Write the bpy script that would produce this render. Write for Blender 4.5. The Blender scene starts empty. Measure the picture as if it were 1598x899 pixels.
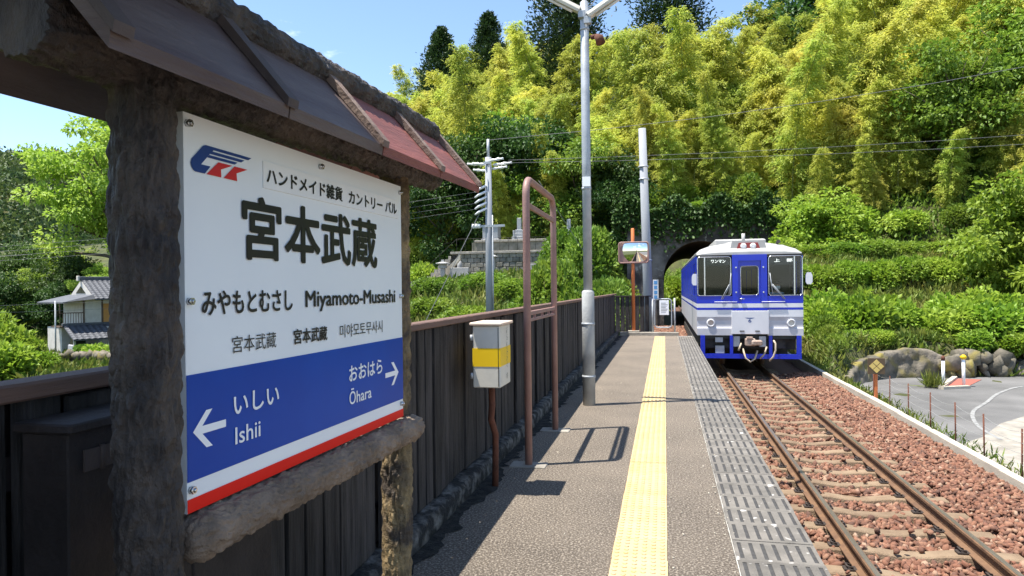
import bpy, bmesh, math, random
import numpy as np
from mathutils import Vector, Matrix, noise as mnoise

random.seed(7)
rng = np.random.default_rng(11)
SC = bpy.context.scene
COL = SC.collection

# ------------------------------------------------------------------ camera, sky, sun, exposure
YAW, ROLL = math.radians(12.43), math.radians(0.6)
cam_d = bpy.data.cameras.new('camera')
cam = bpy.data.objects.new('camera', cam_d)
COL.objects.link(cam)
cam.matrix_world = (Matrix.Translation((0, 0, 1.48)) @ Matrix.Rotation(YAW, 4, 'Z')
                    @ Matrix.Rotation(math.radians(90), 4, 'X') @ Matrix.Rotation(-ROLL, 4, 'Z'))
cam_d.sensor_width = 36.0
cam_d.lens = 36.0 * 1080 / 1598
cam_d.clip_start = 0.05
cam_d.clip_end = 4000
SC.camera = cam

SUN = Vector((-0.30, -0.13, 1.0)).normalized()
world = bpy.data.worlds.new('World')
SC.world = world
world.use_nodes = True
wn, wl = world.node_tree.nodes, world.node_tree.links
wn.clear()
w_out = wn.new('ShaderNodeOutputWorld')
w_bg = wn.new('ShaderNodeBackground')
sky = wn.new('ShaderNodeTexSky')
sky.sky_type = 'NISHITA'
sky.sun_disc = False
sky.sun_elevation = math.asin(SUN.z)
sky.sun_rotation = math.atan2(SUN.x, SUN.y)
sky.air_density = 1.0
sky.dust_density = 0.3
sky.ozone_density = 2.5
w_bg.inputs['Strength'].default_value = 0.125
# thin fair-weather wisps low in the sky
tc = wn.new('ShaderNodeTexCoord')
mp = wn.new('ShaderNodeMapping')
mp.inputs['Scale'].default_value = (1.6, 1.6, 4.5)
mp.inputs['Location'].default_value = (0.35, 0.1, 0.0)
cn = wn.new('ShaderNodeTexNoise')
cn.inputs['Scale'].default_value = 1.7
cn.inputs['Detail'].default_value = 9
cn.inputs['Roughness'].default_value = 0.6
cr = wn.new('ShaderNodeValToRGB')
cr.color_ramp.elements[0].position = 0.57
cr.color_ramp.elements[1].position = 0.74
cmx = wn.new('ShaderNodeMix')
cmx.data_type = 'RGBA'
cmx.inputs[7].default_value = (9.5, 9.8, 10.2, 1)
wl.new(tc.outputs['Generated'], mp.inputs['Vector'])
wl.new(mp.outputs['Vector'], cn.inputs['Vector'])
wl.new(cn.outputs['Fac'], cr.inputs['Fac'])
wl.new(cr.outputs['Color'], cmx.inputs[0])
wl.new(sky.outputs['Color'], cmx.inputs[6])
wl.new(cmx.outputs[2], w_bg.inputs['Color'])
wl.new(w_bg.outputs['Background'], w_out.inputs['Surface'])

sun_d = bpy.data.lights.new('sun', 'SUN')
sun_d.energy = 5.0
sun_d.angle = math.radians(0.5)
sun_d.color = (1.0, 0.95, 0.86)
sun_o = bpy.data.objects.new('sun', sun_d)
COL.objects.link(sun_o)
sun_o.rotation_euler = (-SUN).to_track_quat('-Z', 'Y').to_euler()
sun_o.location = (-10, -5, 30)

SC.render.engine = 'CYCLES'
SC.cycles.use_denoising = True
SC.cycles.max_bounces = 8
SC.cycles.transparent_max_bounces = 12
SC.view_settings.view_transform = 'Standard'
SC.view_settings.look = 'None'
SC.view_settings.exposure = 1.1
SC.view_settings.gamma = 1.0


# ------------------------------------------------------------------ materials
def nodes_of(name):
    m = bpy.data.materials.new(name)
    m.use_nodes = True
    nt = m.node_tree
    return m, nt.nodes, nt.links, nt.nodes['Principled BSDF']


def mixrgb(N, L, fac, a, b, blend='MIX'):
    x = N.new('ShaderNodeMix')
    x.data_type = 'RGBA'
    x.blend_type = blend
    for i, v in ((0, fac), (6, a), (7, b)):
        if hasattr(v, 'is_linked'):
            L.new(v, x.inputs[i])
        elif i == 0:
            x.inputs[0].default_value = v
        else:
            x.inputs[i].default_value = (*v, 1)
    return x.outputs[2]


def noise_fac(N, L, scale, lo=0.35, hi=0.65, stretch=(1, 1, 1), detail=6, coord='Object', rough=0.6):
    t = N.new('ShaderNodeTexCoord') if coord != 'Object' else None
    mpn = N.new('ShaderNodeMapping')
    mpn.inputs['Scale'].default_value = stretch
    n = N.new('ShaderNodeTexNoise')
    n.inputs['Scale'].default_value = scale
    n.inputs['Detail'].default_value = detail
    n.inputs['Roughness'].default_value = rough
    r = N.new('ShaderNodeMapRange')
    r.inputs[1].default_value = lo
    r.inputs[2].default_value = hi
    if coord == 'Object':
        t = N.new('ShaderNodeNewGeometry')
        L.new(t.outputs['Position'], mpn.inputs['Vector'])
    else:
        L.new(t.outputs[coord], mpn.inputs['Vector'])
    L.new(mpn.outputs['Vector'], n.inputs['Vector'])
    L.new(n.outputs['Fac'], r.inputs[0])
    return r.outputs[0]


def pm(name, c1, c2=None, scale=4, lo=0.35, hi=0.65, rough=0.75, metal=0.0, stretch=(1, 1, 1),
       bump=0.0, bscale=40, bstretch=None, spots=None, island=None, objrand=0.0, spec=0.4):
    """procedural surface: two tones by noise, optional fine spots, fine relief, per-piece tone"""
    m, N, L, P = nodes_of(name)
    col = c1
    if c2 is not None:
        col = mixrgb(N, L, noise_fac(N, L, scale, lo, hi, stretch), c1, c2)
    if spots:
        sc_, slo, shi, scol = spots
        col = mixrgb(N, L, noise_fac(N, L, sc_, slo, shi, detail=2), col, scol)
    if island:
        g = N.new('ShaderNodeNewGeometry')
        rp = N.new('ShaderNodeValToRGB')
        els = rp.color_ramp.elements
        for i, c in enumerate(island):
            p = i / (len(island) - 1)
            if i == 0:
                els[0].position = 0
                els[0].color = (*c, 1)
            elif i == len(island) - 1:
                els[-1].position = 1
                els[-1].color = (*c, 1)
            else:
                e = els.new(p)
                e.color = (*c, 1)
        L.new(g.outputs['Random Per Island'], rp.inputs['Fac'])
        col = mixrgb(N, L, 0.8, col, rp.outputs['Color'])
    if objrand:
        oi = N.new('ShaderNodeObjectInfo')
        mr = N.new('ShaderNodeMapRange')
        mr.inputs[3].default_value = 1 - objrand
        mr.inputs[4].default_value = 1 + objrand
        L.new(oi.outputs['Random'], mr.inputs[0])
        vm = N.new('ShaderNodeVectorMath')
        vm.operation = 'SCALE'
        if hasattr(col, 'is_linked'):
            L.new(col, vm.inputs[0])
        else:
            vm.inputs[0].default_value = col
        L.new(mr.outputs[0], vm.inputs['Scale'])
        col = vm.outputs[0]
    if hasattr(col, 'is_linked'):
        L.new(col, P.inputs['Base Color'])
    else:
        P.inputs['Base Color'].default_value = (*col, 1)
    P.inputs['Roughness'].default_value = rough
    P.inputs['Metallic'].default_value = metal
    P.inputs['Specular IOR Level'].default_value = spec
    if bump:
        b = N.new('ShaderNodeBump')
        b.inputs['Strength'].default_value = bump
        b.inputs['Distance'].default_value = 0.02
        L.new(noise_fac(N, L, bscale, 0.2, 0.8, bstretch or stretch, detail=8), b.inputs['Height'])
        L.new(b.outputs['Normal'], P.inputs['Normal'])
    return m


def leafm(name, c1, c2, patch=None, pscale=0.25, trans=0.4, ovar=0.18, rough=0.55):
    m, N, L, P = nodes_of(name)
    g = N.new('ShaderNodeNewGeometry')
    col = mixrgb(N, L, g.outputs['Random Per Island'], c1, c2)
    if patch:
        col = mixrgb(N, L, noise_fac(N, L, pscale, 0.42, 0.66, detail=3), col, patch)
    oi = N.new('ShaderNodeObjectInfo')
    hs = N.new('ShaderNodeHueSaturation')
    mr = N.new('ShaderNodeMapRange')
    mr.inputs[3].default_value = 1 - ovar
    mr.inputs[4].default_value = 1 + ovar
    L.new(oi.outputs['Random'], mr.inputs[0])
    mh = N.new('ShaderNodeMapRange')
    mh.inputs[3].default_value = 0.5 - ovar * 0.07
    mh.inputs[4].default_value = 0.5 + ovar * 0.07
    ml = N.new('ShaderNodeMath')
    ml.operation = 'FRACT'
    mm = N.new('ShaderNodeMath')
    mm.operation = 'MULTIPLY'
    mm.inputs[1].default_value = 7.31
    L.new(oi.outputs['Random'], mm.inputs[0])
    L.new(mm.outputs[0], ml.inputs[0])
    L.new(ml.outputs[0], mh.inputs[0])
    L.new(mr.outputs[0], hs.inputs['Value'])
    L.new(mh.outputs[0], hs.inputs['Hue'])
    L.new(col, hs.inputs['Color'])
    L.new(hs.outputs['Color'], P.inputs['Base Color'])
    P.inputs['Roughness'].default_value = rough
    P.inputs['Specular IOR Level'].default_value = 0.35
    t = N.new('ShaderNodeBsdfTranslucent')
    L.new(hs.outputs['Color'], t.inputs['Color'])
    x = N.new('ShaderNodeMixShader')
    x.inputs[0].default_value = trans
    L.new(P.outputs[0], x.inputs[1])
    L.new(t.outputs[0], x.inputs[2])
    L.new(x.outputs[0], N['Material Output'].inputs['Surface'])
    return m


def glassm(name, tint=(0.93, 0.96, 0.95), rough=0.03, refl=0.12):
    m, N, L, P = nodes_of(name)
    N.remove(P)
    tr = N.new('ShaderNodeBsdfTransparent')
    tr.inputs['Color'].default_value = (*tint, 1)
    gl = N.new('ShaderNodeBsdfGlossy')
    gl.inputs['Roughness'].default_value = rough
    gl.inputs['Color'].default_value = (0.6, 0.62, 0.62, 1)
    fr = N.new('ShaderNodeFresnel')
    fr.inputs['IOR'].default_value = 1.42
    ad = N.new('ShaderNodeMath')
    ad.operation = 'ADD'
    ad.inputs[1].default_value = refl * 0.0
    L.new(fr.outputs[0], ad.inputs[0])
    x = N.new('ShaderNodeMixShader')
    L.new(ad.outputs[0], x.inputs[0])
    L.new(tr.outputs[0], x.inputs[1])
    L.new(gl.outputs[0], x.inputs[2])
    L.new(x.outputs[0], N['Material Output'].inputs['Surface'])
    return m


M = {}
M['asphalt'] = pm('platform_asphalt', (0.108, 0.087, 0.068), (0.17, 0.138, 0.107), 1.2, rough=0.9, bump=1.0, bscale=85,
                  spots=(75, 0.47, 0.66, (0.41, 0.35, 0.28)))
M['road'] = pm('road_asphalt', (0.10, 0.098, 0.095), (0.17, 0.165, 0.16), 0.5, rough=0.9, bump=0.4, bscale=120,
               spots=(160, 0.6, 0.75, (0.25, 0.24, 0.23)))
M['concrete'] = pm('weathered_concrete', (0.36, 0.33, 0.28), (0.22, 0.20, 0.17), 3.5, rough=0.9, bump=0.5, bscale=60)
M['pale_concrete'] = pm('pale_concrete', (0.50, 0.45, 0.36), (0.38, 0.34, 0.28), 1.5, rough=0.9, bump=0.3, bscale=50)
M['edge_slab'] = pm('platform_edge_slab', (0.205, 0.187, 0.164), (0.13, 0.12, 0.106), 5, rough=0.85, bump=0.6, bscale=90,
                    objrand=0.12, spots=(9, 0.655, 0.70, (0.50, 0.48, 0.45)))
M['slot'] = pm('grip_strip_rubber', (0.035, 0.034, 0.034), (0.06, 0.058, 0.056), 30, rough=0.8)
M['joint'] = pm('pale_joint_mortar', (0.30, 0.29, 0.27), (0.52, 0.51, 0.48), 7, rough=0.95, bump=0.5, bscale=60)
M['tile'] = pm('yellow_tactile_tile', (0.54, 0.385, 0.175), (0.48, 0.375, 0.22), 6, rough=0.75, bump=0.35, bscale=110,
               objrand=0.07, spots=(16, 0.62, 0.75, (0.50, 0.40, 0.22)))
M['fence_wood'] = pm('charred_fence_board', (0.013, 0.011, 0.011), (0.062, 0.054, 0.052), 6, stretch=(3, 3, 0.35),
                     rough=0.8, bump=0.7, bscale=18, bstretch=(6, 6, 0.3), objrand=0.3)
M['fence_cap'] = pm('brown_fence_cap', (0.20, 0.115, 0.085), (0.13, 0.08, 0.065), 3, stretch=(3, 0.4, 3), rough=0.7,
                    bump=0.4, bscale=30, bstretch=(6, 0.3, 6))
M['fence_rail_dark'] = pm('dark_wood_rail', (0.015, 0.011, 0.011), (0.034, 0.026, 0.025), 5, rough=0.75, bump=0.3)
M['kerb_black'] = pm('grimy_kerb_concrete', (0.022, 0.021, 0.02), (0.21, 0.195, 0.175), 8, 0.46, 0.68, rough=0.95, bump=1.0, bscale=30)
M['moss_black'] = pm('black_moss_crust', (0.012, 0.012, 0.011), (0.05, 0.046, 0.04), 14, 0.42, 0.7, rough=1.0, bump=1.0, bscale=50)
M['bark'] = pm('moulded_bark_concrete', (0.030, 0.024, 0.023), (0.125, 0.095, 0.075), 9, 0.4, 0.72, rough=0.5, stretch=(1, 1, 0.6),
               bump=1.0, bscale=38, spec=0.55)
M['bark_rail'] = pm('pale_bark_concrete', (0.20, 0.145, 0.105), (0.36, 0.265, 0.195), 9, rough=0.75, bump=1.0, bscale=42)
M['bark_sunlit'] = pm('sunlit_bark_concrete', (0.08, 0.06, 0.045), (0.38, 0.27, 0.13), 7, 0.4, 0.66, rough=0.72, bump=1.0, bscale=38)
M['red_panel'] = pm('red_brown_roof_board', (0.27, 0.085, 0.065), (0.17, 0.062, 0.052), 3, stretch=(0.5, 0.5, 4), rough=0.6,
                    bump=0.35, bscale=24, bstretch=(0.4, 0.4, 5))
M['grey_brown_panel'] = pm('dark_grey_brown_roof_board', (0.075, 0.046, 0.042), (0.125, 0.092, 0.08), 4, stretch=(0.5, 0.5, 3), rough=0.6, bump=0.3, bscale=24)
M['batten'] = pm('grey_brown_batten', (0.24, 0.175, 0.14), (0.15, 0.10, 0.08), 8, rough=0.75, bump=0.35)
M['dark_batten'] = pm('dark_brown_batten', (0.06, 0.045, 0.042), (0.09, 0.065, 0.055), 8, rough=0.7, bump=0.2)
M['sign_white'] = pm('white_sign_face', (0.84, 0.86, 0.86), (0.80, 0.82, 0.83), 2, rough=0.28, spec=0.5)
M['sign_blue'] = pm('blue_sign_band', (0.003, 0.066, 0.38), (0.004, 0.048, 0.31), 1.5, rough=0.3, spec=0.15)
M['sign_red'] = pm('red_sign_band', (0.80, 0.012, 0.006), None, rough=0.4, spec=0.15)
M['ink'] = pm('black_lettering', (0.012, 0.012, 0.013), None, rough=0.4)
M['white_ink'] = pm('white_lettering', (0.88, 0.88, 0.88), None, rough=0.4)
M['sticker'] = pm('white_paper_sticker', (0.86, 0.86, 0.83), (0.8, 0.8, 0.77), 4, rough=0.5)
M['logo_blue'] = pm('dark_blue_print', (0.012, 0.045, 0.20), None, rough=0.35)
M['logo_red'] = pm('crimson_print', (0.58, 0.02, 0.03), None, rough=0.35)
M['steel'] = pm('galvanised_steel', (0.44, 0.46, 0.48), (0.33, 0.35, 0.37), 6, rough=0.5, metal=0.25, bump=0.08, bscale=40)
M['chrome'] = pm('bright_screw_steel', (0.6, 0.6, 0.6), None, rough=0.25, metal=1.0)
M['pole_base'] = pm('grey_pole_sleeve', (0.42, 0.42, 0.40), (0.30, 0.30, 0.29), 5, rough=0.7, bump=0.2)
M['pipe_brown'] = pm('pinkish_brown_pipe_paint', (0.32, 0.19, 0.165), (0.25, 0.14, 0.12), 5, rough=0.5, bump=0.12, bscale=60)
M['rust'] = pm('rusty_steel', (0.16, 0.055, 0.03), (0.09, 0.035, 0.022), 9, rough=0.85, bump=0.4)
M['orange'] = pm('orange_pipe_paint', (0.62, 0.17, 0.045), (0.50, 0.15, 0.05), 4, rough=0.5)
M['box_cream'] = pm('cream_box_paint', (0.66, 0.62, 0.53), (0.58, 0.55, 0.48), 5, rough=0.5, bump=0.05)
M['yellow'] = pm('yellow_band_paint', (0.80, 0.52, 0.012), None, rough=0.45)
M['faded_ink'] = pm('faded_brown_print', (0.20, 0.19, 0.15), None, rough=0.6)
M['box_lid'] = pm('peach_lid_paint', (0.66, 0.47, 0.36), (0.60, 0.5, 0.4), 6, rough=0.55)
M['rail_side'] = pm('rusty_rail_side', (0.17, 0.095, 0.05), (0.11, 0.06, 0.035), 8, rough=0.8, bump=0.3)
M['rail_top'] = pm('worn_rail_head', (0.42, 0.36, 0.30), (0.30, 0.24, 0.19), 5, stretch=(6, 0.3, 1), rough=0.35, metal=0.8)
M['sleeper'] = pm('ballast_stained_concrete', (0.25, 0.18, 0.115), (0.17, 0.115, 0.072), 4, rough=0.95, bump=0.5, bscale=50, objrand=0.1)
M['clip'] = pm('dark_rail_clip', (0.04, 0.03, 0.025), None, rough=0.7)
M['ballast_bed'] = pm('ballast_bed', (0.15, 0.075, 0.05), (0.09, 0.05, 0.035), 25, rough=0.95, bump=1.0, bscale=22)
M['ballast'] = pm('ballast_stone', (0.22, 0.11, 0.075), (0.3, 0.17, 0.12), 20, rough=0.9, bump=0.3, bscale=60,
                  island=[(0.145, 0.058, 0.034), (0.20, 0.085, 0.048), (0.085, 0.040, 0.027), (0.28, 0.145, 0.088), (0.16, 0.066, 0.038),
                          (0.06, 0.033, 0.025), (0.22, 0.10, 0.056), (0.34, 0.24, 0.165)])
M['train_blue'] = pm('train_blue_paint', (0.004, 0.024, 0.46), (0.005, 0.027, 0.42), 2, rough=0.22, spec=0.5)
M['train_white'] = pm('train_white_paint', (0.66, 0.66, 0.68), (0.60, 0.60, 0.62), 2, rough=0.3)
M['train_grey'] = pm('train_pale_grey_paint', (0.50, 0.50, 0.53), (0.45, 0.45, 0.48), 2.5, rough=0.35)
M['train_roof'] = pm('train_roof_paint', (0.44, 0.43, 0.41), (0.36, 0.35, 0.33), 3, rough=0.6)
M['black'] = pm('black_plastic', (0.012, 0.012, 0.013), None, rough=0.45)
M['under'] = pm('sooty_underframe', (0.022, 0.02, 0.018), (0.05, 0.045, 0.04), 6, rough=0.85)
M['cab'] = pm('cab_lining', (0.05, 0.055, 0.048), (0.035, 0.04, 0.037), 2, rough=0.8)
M['cab_light'] = pm('cab_grey_panel', (0.42, 0.44, 0.42), None, rough=0.7)
M['glass'] = glassm('clear_window_glass')
M['dark_glass'] = glassm('tinted_window_glass', (0.28, 0.32, 0.33))
M['lens'] = pm('lamp_lens', (0.55, 0.55, 0.55), None, rough=0.1, metal=0.6)
M['amber'] = pm('amber_lamp_lens', (0.75, 0.42, 0.12), None, rough=0.15)
M['lamp_red'] = pm('maroon_lamp_lens', (0.28, 0.03, 0.03), None, rough=0.2)
M['coupler'] = pm('rusty_coupler_steel', (0.30, 0.20, 0.15), (0.42, 0.33, 0.27), 8, rough=0.6, bump=0.3)
M['hose'] = pm('pale_rubber_hose', (0.45, 0.38, 0.28), None, rough=0.7)
M['skin'] = pm('skin', (0.50, 0.32, 0.24), None, rough=0.6)
M['shirt'] = pm('pale_blue_shirt', (0.45, 0.58, 0.75), None, rough=0.8)
M['navy'] = pm('navy_cloth', (0.015, 0.018, 0.03), None, rough=0.9)
M['mask'] = pm('white_mask_cloth', (0.8, 0.8, 0.8), None, rough=0.9)
M['mirror'] = pm('mirror_glass', (0.85, 0.86, 0.86), None, rough=0.02, metal=1.0)
M['portal'] = pm('sooty_portal_concrete', (0.055, 0.05, 0.046), (0.20, 0.185, 0.165), 0.9, 0.4, 0.68, rough=0.95, bump=0.8, bscale=9,
                 spots=(2.4, 0.62, 0.75, (0.33, 0.31, 0.28)))
M['tunnel'] = pm('tunnel_lining', (0.04, 0.037, 0.034), (0.08, 0.073, 0.066), 1.5, rough=0.95, bump=0.4, bscale=8)
M['grave'] = pm('grey_granite', (0.36, 0.37, 0.38), (0.25, 0.26, 0.27), 14, rough=0.5)
M['pale_grave'] = pm('pale_granite', (0.36, 0.355, 0.34), (0.26, 0.255, 0.25), 14, rough=0.7)
M['block_wall'] = pm('mossy_block', (0.25, 0.235, 0.20), (0.14, 0.14, 0.11), 2, rough=0.95, bump=0.6, bscale=14, objrand=0.2)
M['boulder'] = pm('wall_boulder', (0.21, 0.18, 0.14), (0.08, 0.075, 0.055), 2.5, rough=0.95, bump=0.7, bscale=14, objrand=0.2,
                  spots=(1.4, 0.52, 0.68, (0.22, 0.18, 0.05)))
M['roof_tile'] = pm('grey_roof_tile', (0.065, 0.07, 0.082), (0.11, 0.115, 0.13), 5, rough=0.7, objrand=0.12)
M['plaster'] = pm('pale_plaster', (0.60, 0.57, 0.52), (0.5, 0.47, 0.42), 2, rough=0.9)
M['house_wood'] = pm('brown_house_timber', (0.12, 0.08, 0.055), (0.08, 0.055, 0.04), 4, rough=0.8)
M['shutter'] = pm('orange_shutter_board', (0.52, 0.26, 0.075), (0.45, 0.22, 0.07), 4, rough=0.6)
M['pane'] = pm('house_window_pane', (0.30, 0.33, 0.36), (0.2, 0.22, 0.25), 3, rough=0.1, spec=0.7)
M['dark_pane'] = pm('dark_window_pane', (0.03, 0.033, 0.037), None, rough=0.1, spec=0.7)
M['tyre'] = pm('tyre_rubber', (0.02, 0.02, 0.02), None, rough=0.9)
M['pole_concrete'] = pm('spun_concrete_pole', (0.33, 0.345, 0.37), (0.26, 0.27, 0.29), 3, rough=0.8, stretch=(1, 1, 0.3))
M['insulator'] = pm('white_porcelain', (0.75, 0.75, 0.75), None, rough=0.25)
M['wire'] = pm('grey_cable', (0.16, 0.16, 0.16), None, rough=0.6)
M['pale_wire'] = pm('bright_wire', (0.5, 0.5, 0.48), None, rough=0.4, metal=0.5)
M['red_paint'] = pm('red_road_paint', (0.33, 0.10, 0.07), (0.25, 0.09, 0.07), 6, rough=0.9)
M['white_paint'] = pm('white_road_paint', (0.30, 0.30, 0.29), (0.17, 0.168, 0.165), 5, rough=0.8)
M['sign_brown'] = pm('dark_brown_plate', (0.10, 0.065, 0.035), None, rough=0.5)
M['sign_gold'] = pm('dull_gold_reflector', (0.62, 0.46, 0.14), None, rough=0.4)
M['sign_sky'] = pm('light_blue_print', (0.12, 0.35, 0.7), None, rough=0.5)
M['soil'] = pm('hill_soil', (0.035, 0.045, 0.012), (0.075, 0.075, 0.025), 0.35, rough=1.0, bump=0.8, bscale=3,
               spots=(1.2, 0.55, 0.7, (0.10, 0.13, 0.02)))
M['trunk'] = pm('tree_bark', (0.10, 0.075, 0.055), (0.17, 0.135, 0.10), 6, rough=0.95, bump=0.6, bscale=14)
M['culm'] = pm('bamboo_culm', (0.20, 0.23, 0.06), (0.27, 0.27, 0.10), 3, rough=0.5, objrand=0.2)
M['bare'] = pm('bleached_branch', (0.35, 0.31, 0.25), None, rough=0.9)
M['lf_bamboo'] = leafm('bamboo_leaf', (0.50, 0.54, 0.085), (0.36, 0.47, 0.085), (0.60, 0.57, 0.10), 0.22, 0.5, 0.18)
M['lf_cedar'] = leafm('cedar_leaf', (0.022, 0.05, 0.016), (0.045, 0.085, 0.02), None, 0.3, 0.2, 0.15)
M['lf_broad'] = leafm('broad_leaf', (0.18, 0.29, 0.03), (0.11, 0.21, 0.025), (0.24, 0.34, 0.045), 0.5, 0.4, 0.2)
M['lf_dark'] = leafm('dark_broad_leaf', (0.055, 0.12, 0.022), (0.035, 0.08, 0.018), (0.08, 0.15, 0.03), 0.5, 0.35, 0.2)
M['lf_bright'] = leafm('bright_shrub_leaf', (0.25, 0.38, 0.03), (0.16, 0.28, 0.03), (0.32, 0.43, 0.06), 0.8, 0.42, 0.12)
M['lf_lime'] = leafm('lime_leaf', (0.30, 0.42, 0.045), (0.19, 0.31, 0.035), (0.36, 0.45, 0.07), 0.15, 0.45, 0.18)
M['lf_grass'] = leafm('grass_blade', (0.17, 0.24, 0.03), (0.10, 0.17, 0.025), (0.26, 0.25, 0.06), 0.6, 0.35, 0.1)
M['lf_ivy'] = leafm('ivy_leaf', (0.07, 0.14, 0.025), (0.04, 0.09, 0.02), None, 0.5, 0.3, 0.1)
M['lf_far'] = leafm('far_forest_leaf', (0.075, 0.13, 0.035), (0.045, 0.09, 0.03), (0.11, 0.16, 0.04), 0.03, 0.3, 0.1)
M['blind_text'] = pm('lit_blind_lettering', (0.8, 0.8, 0.8), None, rough=0.5)
_p = M['blind_text'].node_tree.nodes['Principled BSDF']
_p.inputs['Emission Color'].default_value = (1, 1, 0.97, 1)
_p.inputs['Emission Strength'].default_value = 0.7
M['flower'] = pm('pale_blossom', (0.7, 0.68, 0.6), None, rough=0.9)


# ------------------------------------------------------------------ object helpers
def link(o, parent=None):
    COL.objects.link(o)
    if parent is not None:
        o.parent = parent
    return o


def tag(o, label=None, cat=None, group=None, kind=None):
    if label:
        o['label'] = label
    if cat:
        o['category'] = cat
    if group:
        o['group'] = group
    if kind:
        o['kind'] = kind
    return o


def thing(name, label, cat, loc=(0, 0, 0), rz=0.0, group=None):
    o = bpy.data.objects.new(name, None)
    o.empty_display_size = 0.2
    o.location = loc
    o.rotation_euler = (0, 0, rz)
    COL.objects.link(o)
    return tag(o, label, cat, group)


def mesh_np(name, V, F, mats, mi=None, smooth=False):
    """mesh from numpy arrays; F is (n,3) or (n,4)"""
    me = bpy.data.meshes.new(name)
    V = np.asarray(V, dtype=np.float32)
    F = np.asarray(F, dtype=np.int32)
    k = F.shape[1]
    me.vertices.add(len(V))
    me.vertices.foreach_set('co', V.ravel())
    me.loops.add(F.size)
    me.loops.foreach_set('vertex_index', F.ravel())
    me.polygons.add(len(F))
    me.polygons.foreach_set('loop_start', np.arange(0, F.size, k, dtype=np.int32))
    me.polygons.foreach_set('loop_total', np.full(len(F), k, dtype=np.int32))
    for m in (mats if isinstance(mats, (list, tuple)) else [mats]):
        me.materials.append(m)
    if mi is not None:
        me.polygons.foreach_set('material_index', np.asarray(mi, dtype=np.int32))
    if smooth:
        me.polygons.foreach_set('use_smooth', np.ones(len(F), dtype=bool))
    me.update(calc_edges=True)
    me.validate()
    return me


class MB:
    """collects shapes of ONE piece; build() links them as one mesh object"""

    def __init__(self):
        self.v, self.f, self.m, self.s = [], [], [], []

    def add(self, vs, fs, mi=0, sm=False):
        n = len(self.v)
        self.v += [tuple(p) for p in vs]
        for f in fs:
            self.f.append(tuple(i + n for i in f))
            self.m.append(mi)
            self.s.append(sm)
        return self

    def box(self, x0, x1, y0, y1, z0, z1, mi=0, bev=0.0):
        if bev <= 0:
            vs = [(x, y, z) for z in (z0, z1) for y in (y0, y1) for x in (x0, x1)]
            fs = [(0, 2, 3, 1), (4, 5, 7, 6), (0, 1, 5, 4), (2, 6, 7, 3), (0, 4, 6, 2), (1, 3, 7, 5)]
            return self.add(vs, fs, mi)
        b = bev
        rings = []
        for z, e in ((z0, b), (z0 + b, 0), (z1 - b, 0), (z1, b)):
            rings.append([(x0 + e + b, y0 + e, z), (x1 - e - b, y0 + e, z), (x1 - e, y0 + e + b, z), (x1 - e, y1 - e - b, z),
                          (x1 - e - b, y1 - e, z), (x0 + e + b, y1 - e, z), (x0 + e, y1 - e - b, z), (x0 + e, y0 + e + b, z)])
        return self.loft(rings, mi)

    def loft(self, rings, mi=0, caps=True, sm=False, closed=True):
        n = len(rings[0])
        vs = [p for r in rings for p in r]
        fs = []
        for i in range(len(rings) - 1):
            for j in range(n if closed else n - 1):
                a, b = i * n + j, i * n + (j + 1) % n
                fs.append((a, b, b + n, a + n))
        self.add(vs, fs, mi, sm)
        if caps and closed:
            k = len(self.v) - len(vs)
            self.f.append(tuple(k + i for i in range(n))[::-1])
            self.f.append(tuple(k + (len(rings) - 1) * n + i for i in range(n)))
            self.m += [mi, mi]
            self.s += [False, False]
        return self

    def tube(self, pts, r, n=10, mi=0, caps=True):
        pts = [Vector(p) for p in pts]
        rs = r if isinstance(r, (list, tuple)) else [r] * len(pts)
        rings = []
        prev = None
        for i, p in enumerate(pts):
            t = (pts[min(i + 1, len(pts) - 1)] - pts[max(i - 1, 0)]).normalized()
            if prev is None:
                a = Vector((0, 0, 1)) if abs(t.z) < 0.9 else Vector((1, 0, 0))
                u = t.cross(a).normalized()
            else:
                u = (prev - t * prev.dot(t)).normalized()
            prev = u
            w = t.cross(u)
            rings.append([p + (u * math.cos(2 * math.pi * k / n) + w * math.sin(2 * math.pi * k / n)) * rs[i] for k in range(n)])
        return self.loft(rings, mi, caps, True)

    def prism(self, poly, axis, a, b, mi=0):
        """poly in the two other axes (cyclic order), extruded from a to b along axis"""
        def P(p, t):
            if axis == 'x':
                return (t, p[0], p[1])
            if axis == 'y':
                return (p[0], t, p[1])
            return (p[0], p[1], t)
        return self.loft([[P(p, a) for p in poly], [P(p, b) for p in poly]], mi)

    def build(self, name, mats, parent=None, loc=None, rz=0.0, rel=True):
        me = bpy.data.meshes.new(name)
        V = self.v
        if parent is not None and rel and loc is None:
            off = parent_loc(parent)
            V = [(p[0] - off[0], p[1] - off[1], p[2] - off[2]) for p in V]
        me.from_pydata([tuple(p) for p in V], [], self.f)
        for m in (mats if isinstance(mats, (list, tuple)) else [mats]):
            me.materials.append(m)
        me.polygons.foreach_set('material_index', np.array(self.m, dtype=np.int32))
        me.polygons.foreach_set('use_smooth', np.array(self.s, dtype=bool))
        fix_normals(me)
        o = bpy.data.objects.new(name, me)
        if loc is not None:
            o.location = loc
        o.rotation_euler = (0, 0, rz)
        return link(o, parent)




def fix_normals(me):
    bm = bmesh.new()
    bm.from_mesh(me)
    bmesh.ops.recalc_face_normals(bm, faces=bm.faces)
    bm.to_mesh(me)
    bm.free()


def parent_loc(p):
    v = Vector((0, 0, 0))
    while p is not None:
        v += p.location
        p = p.parent
    return v


def inst(name, me, parent=None, loc=(0, 0, 0), rot=(0, 0, 0), scale=(1, 1, 1)):
    o = bpy.data.objects.new(name, me)
    o.location, o.rotation_euler, o.scale = loc, rot, scale
    return link(o, parent)


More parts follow.
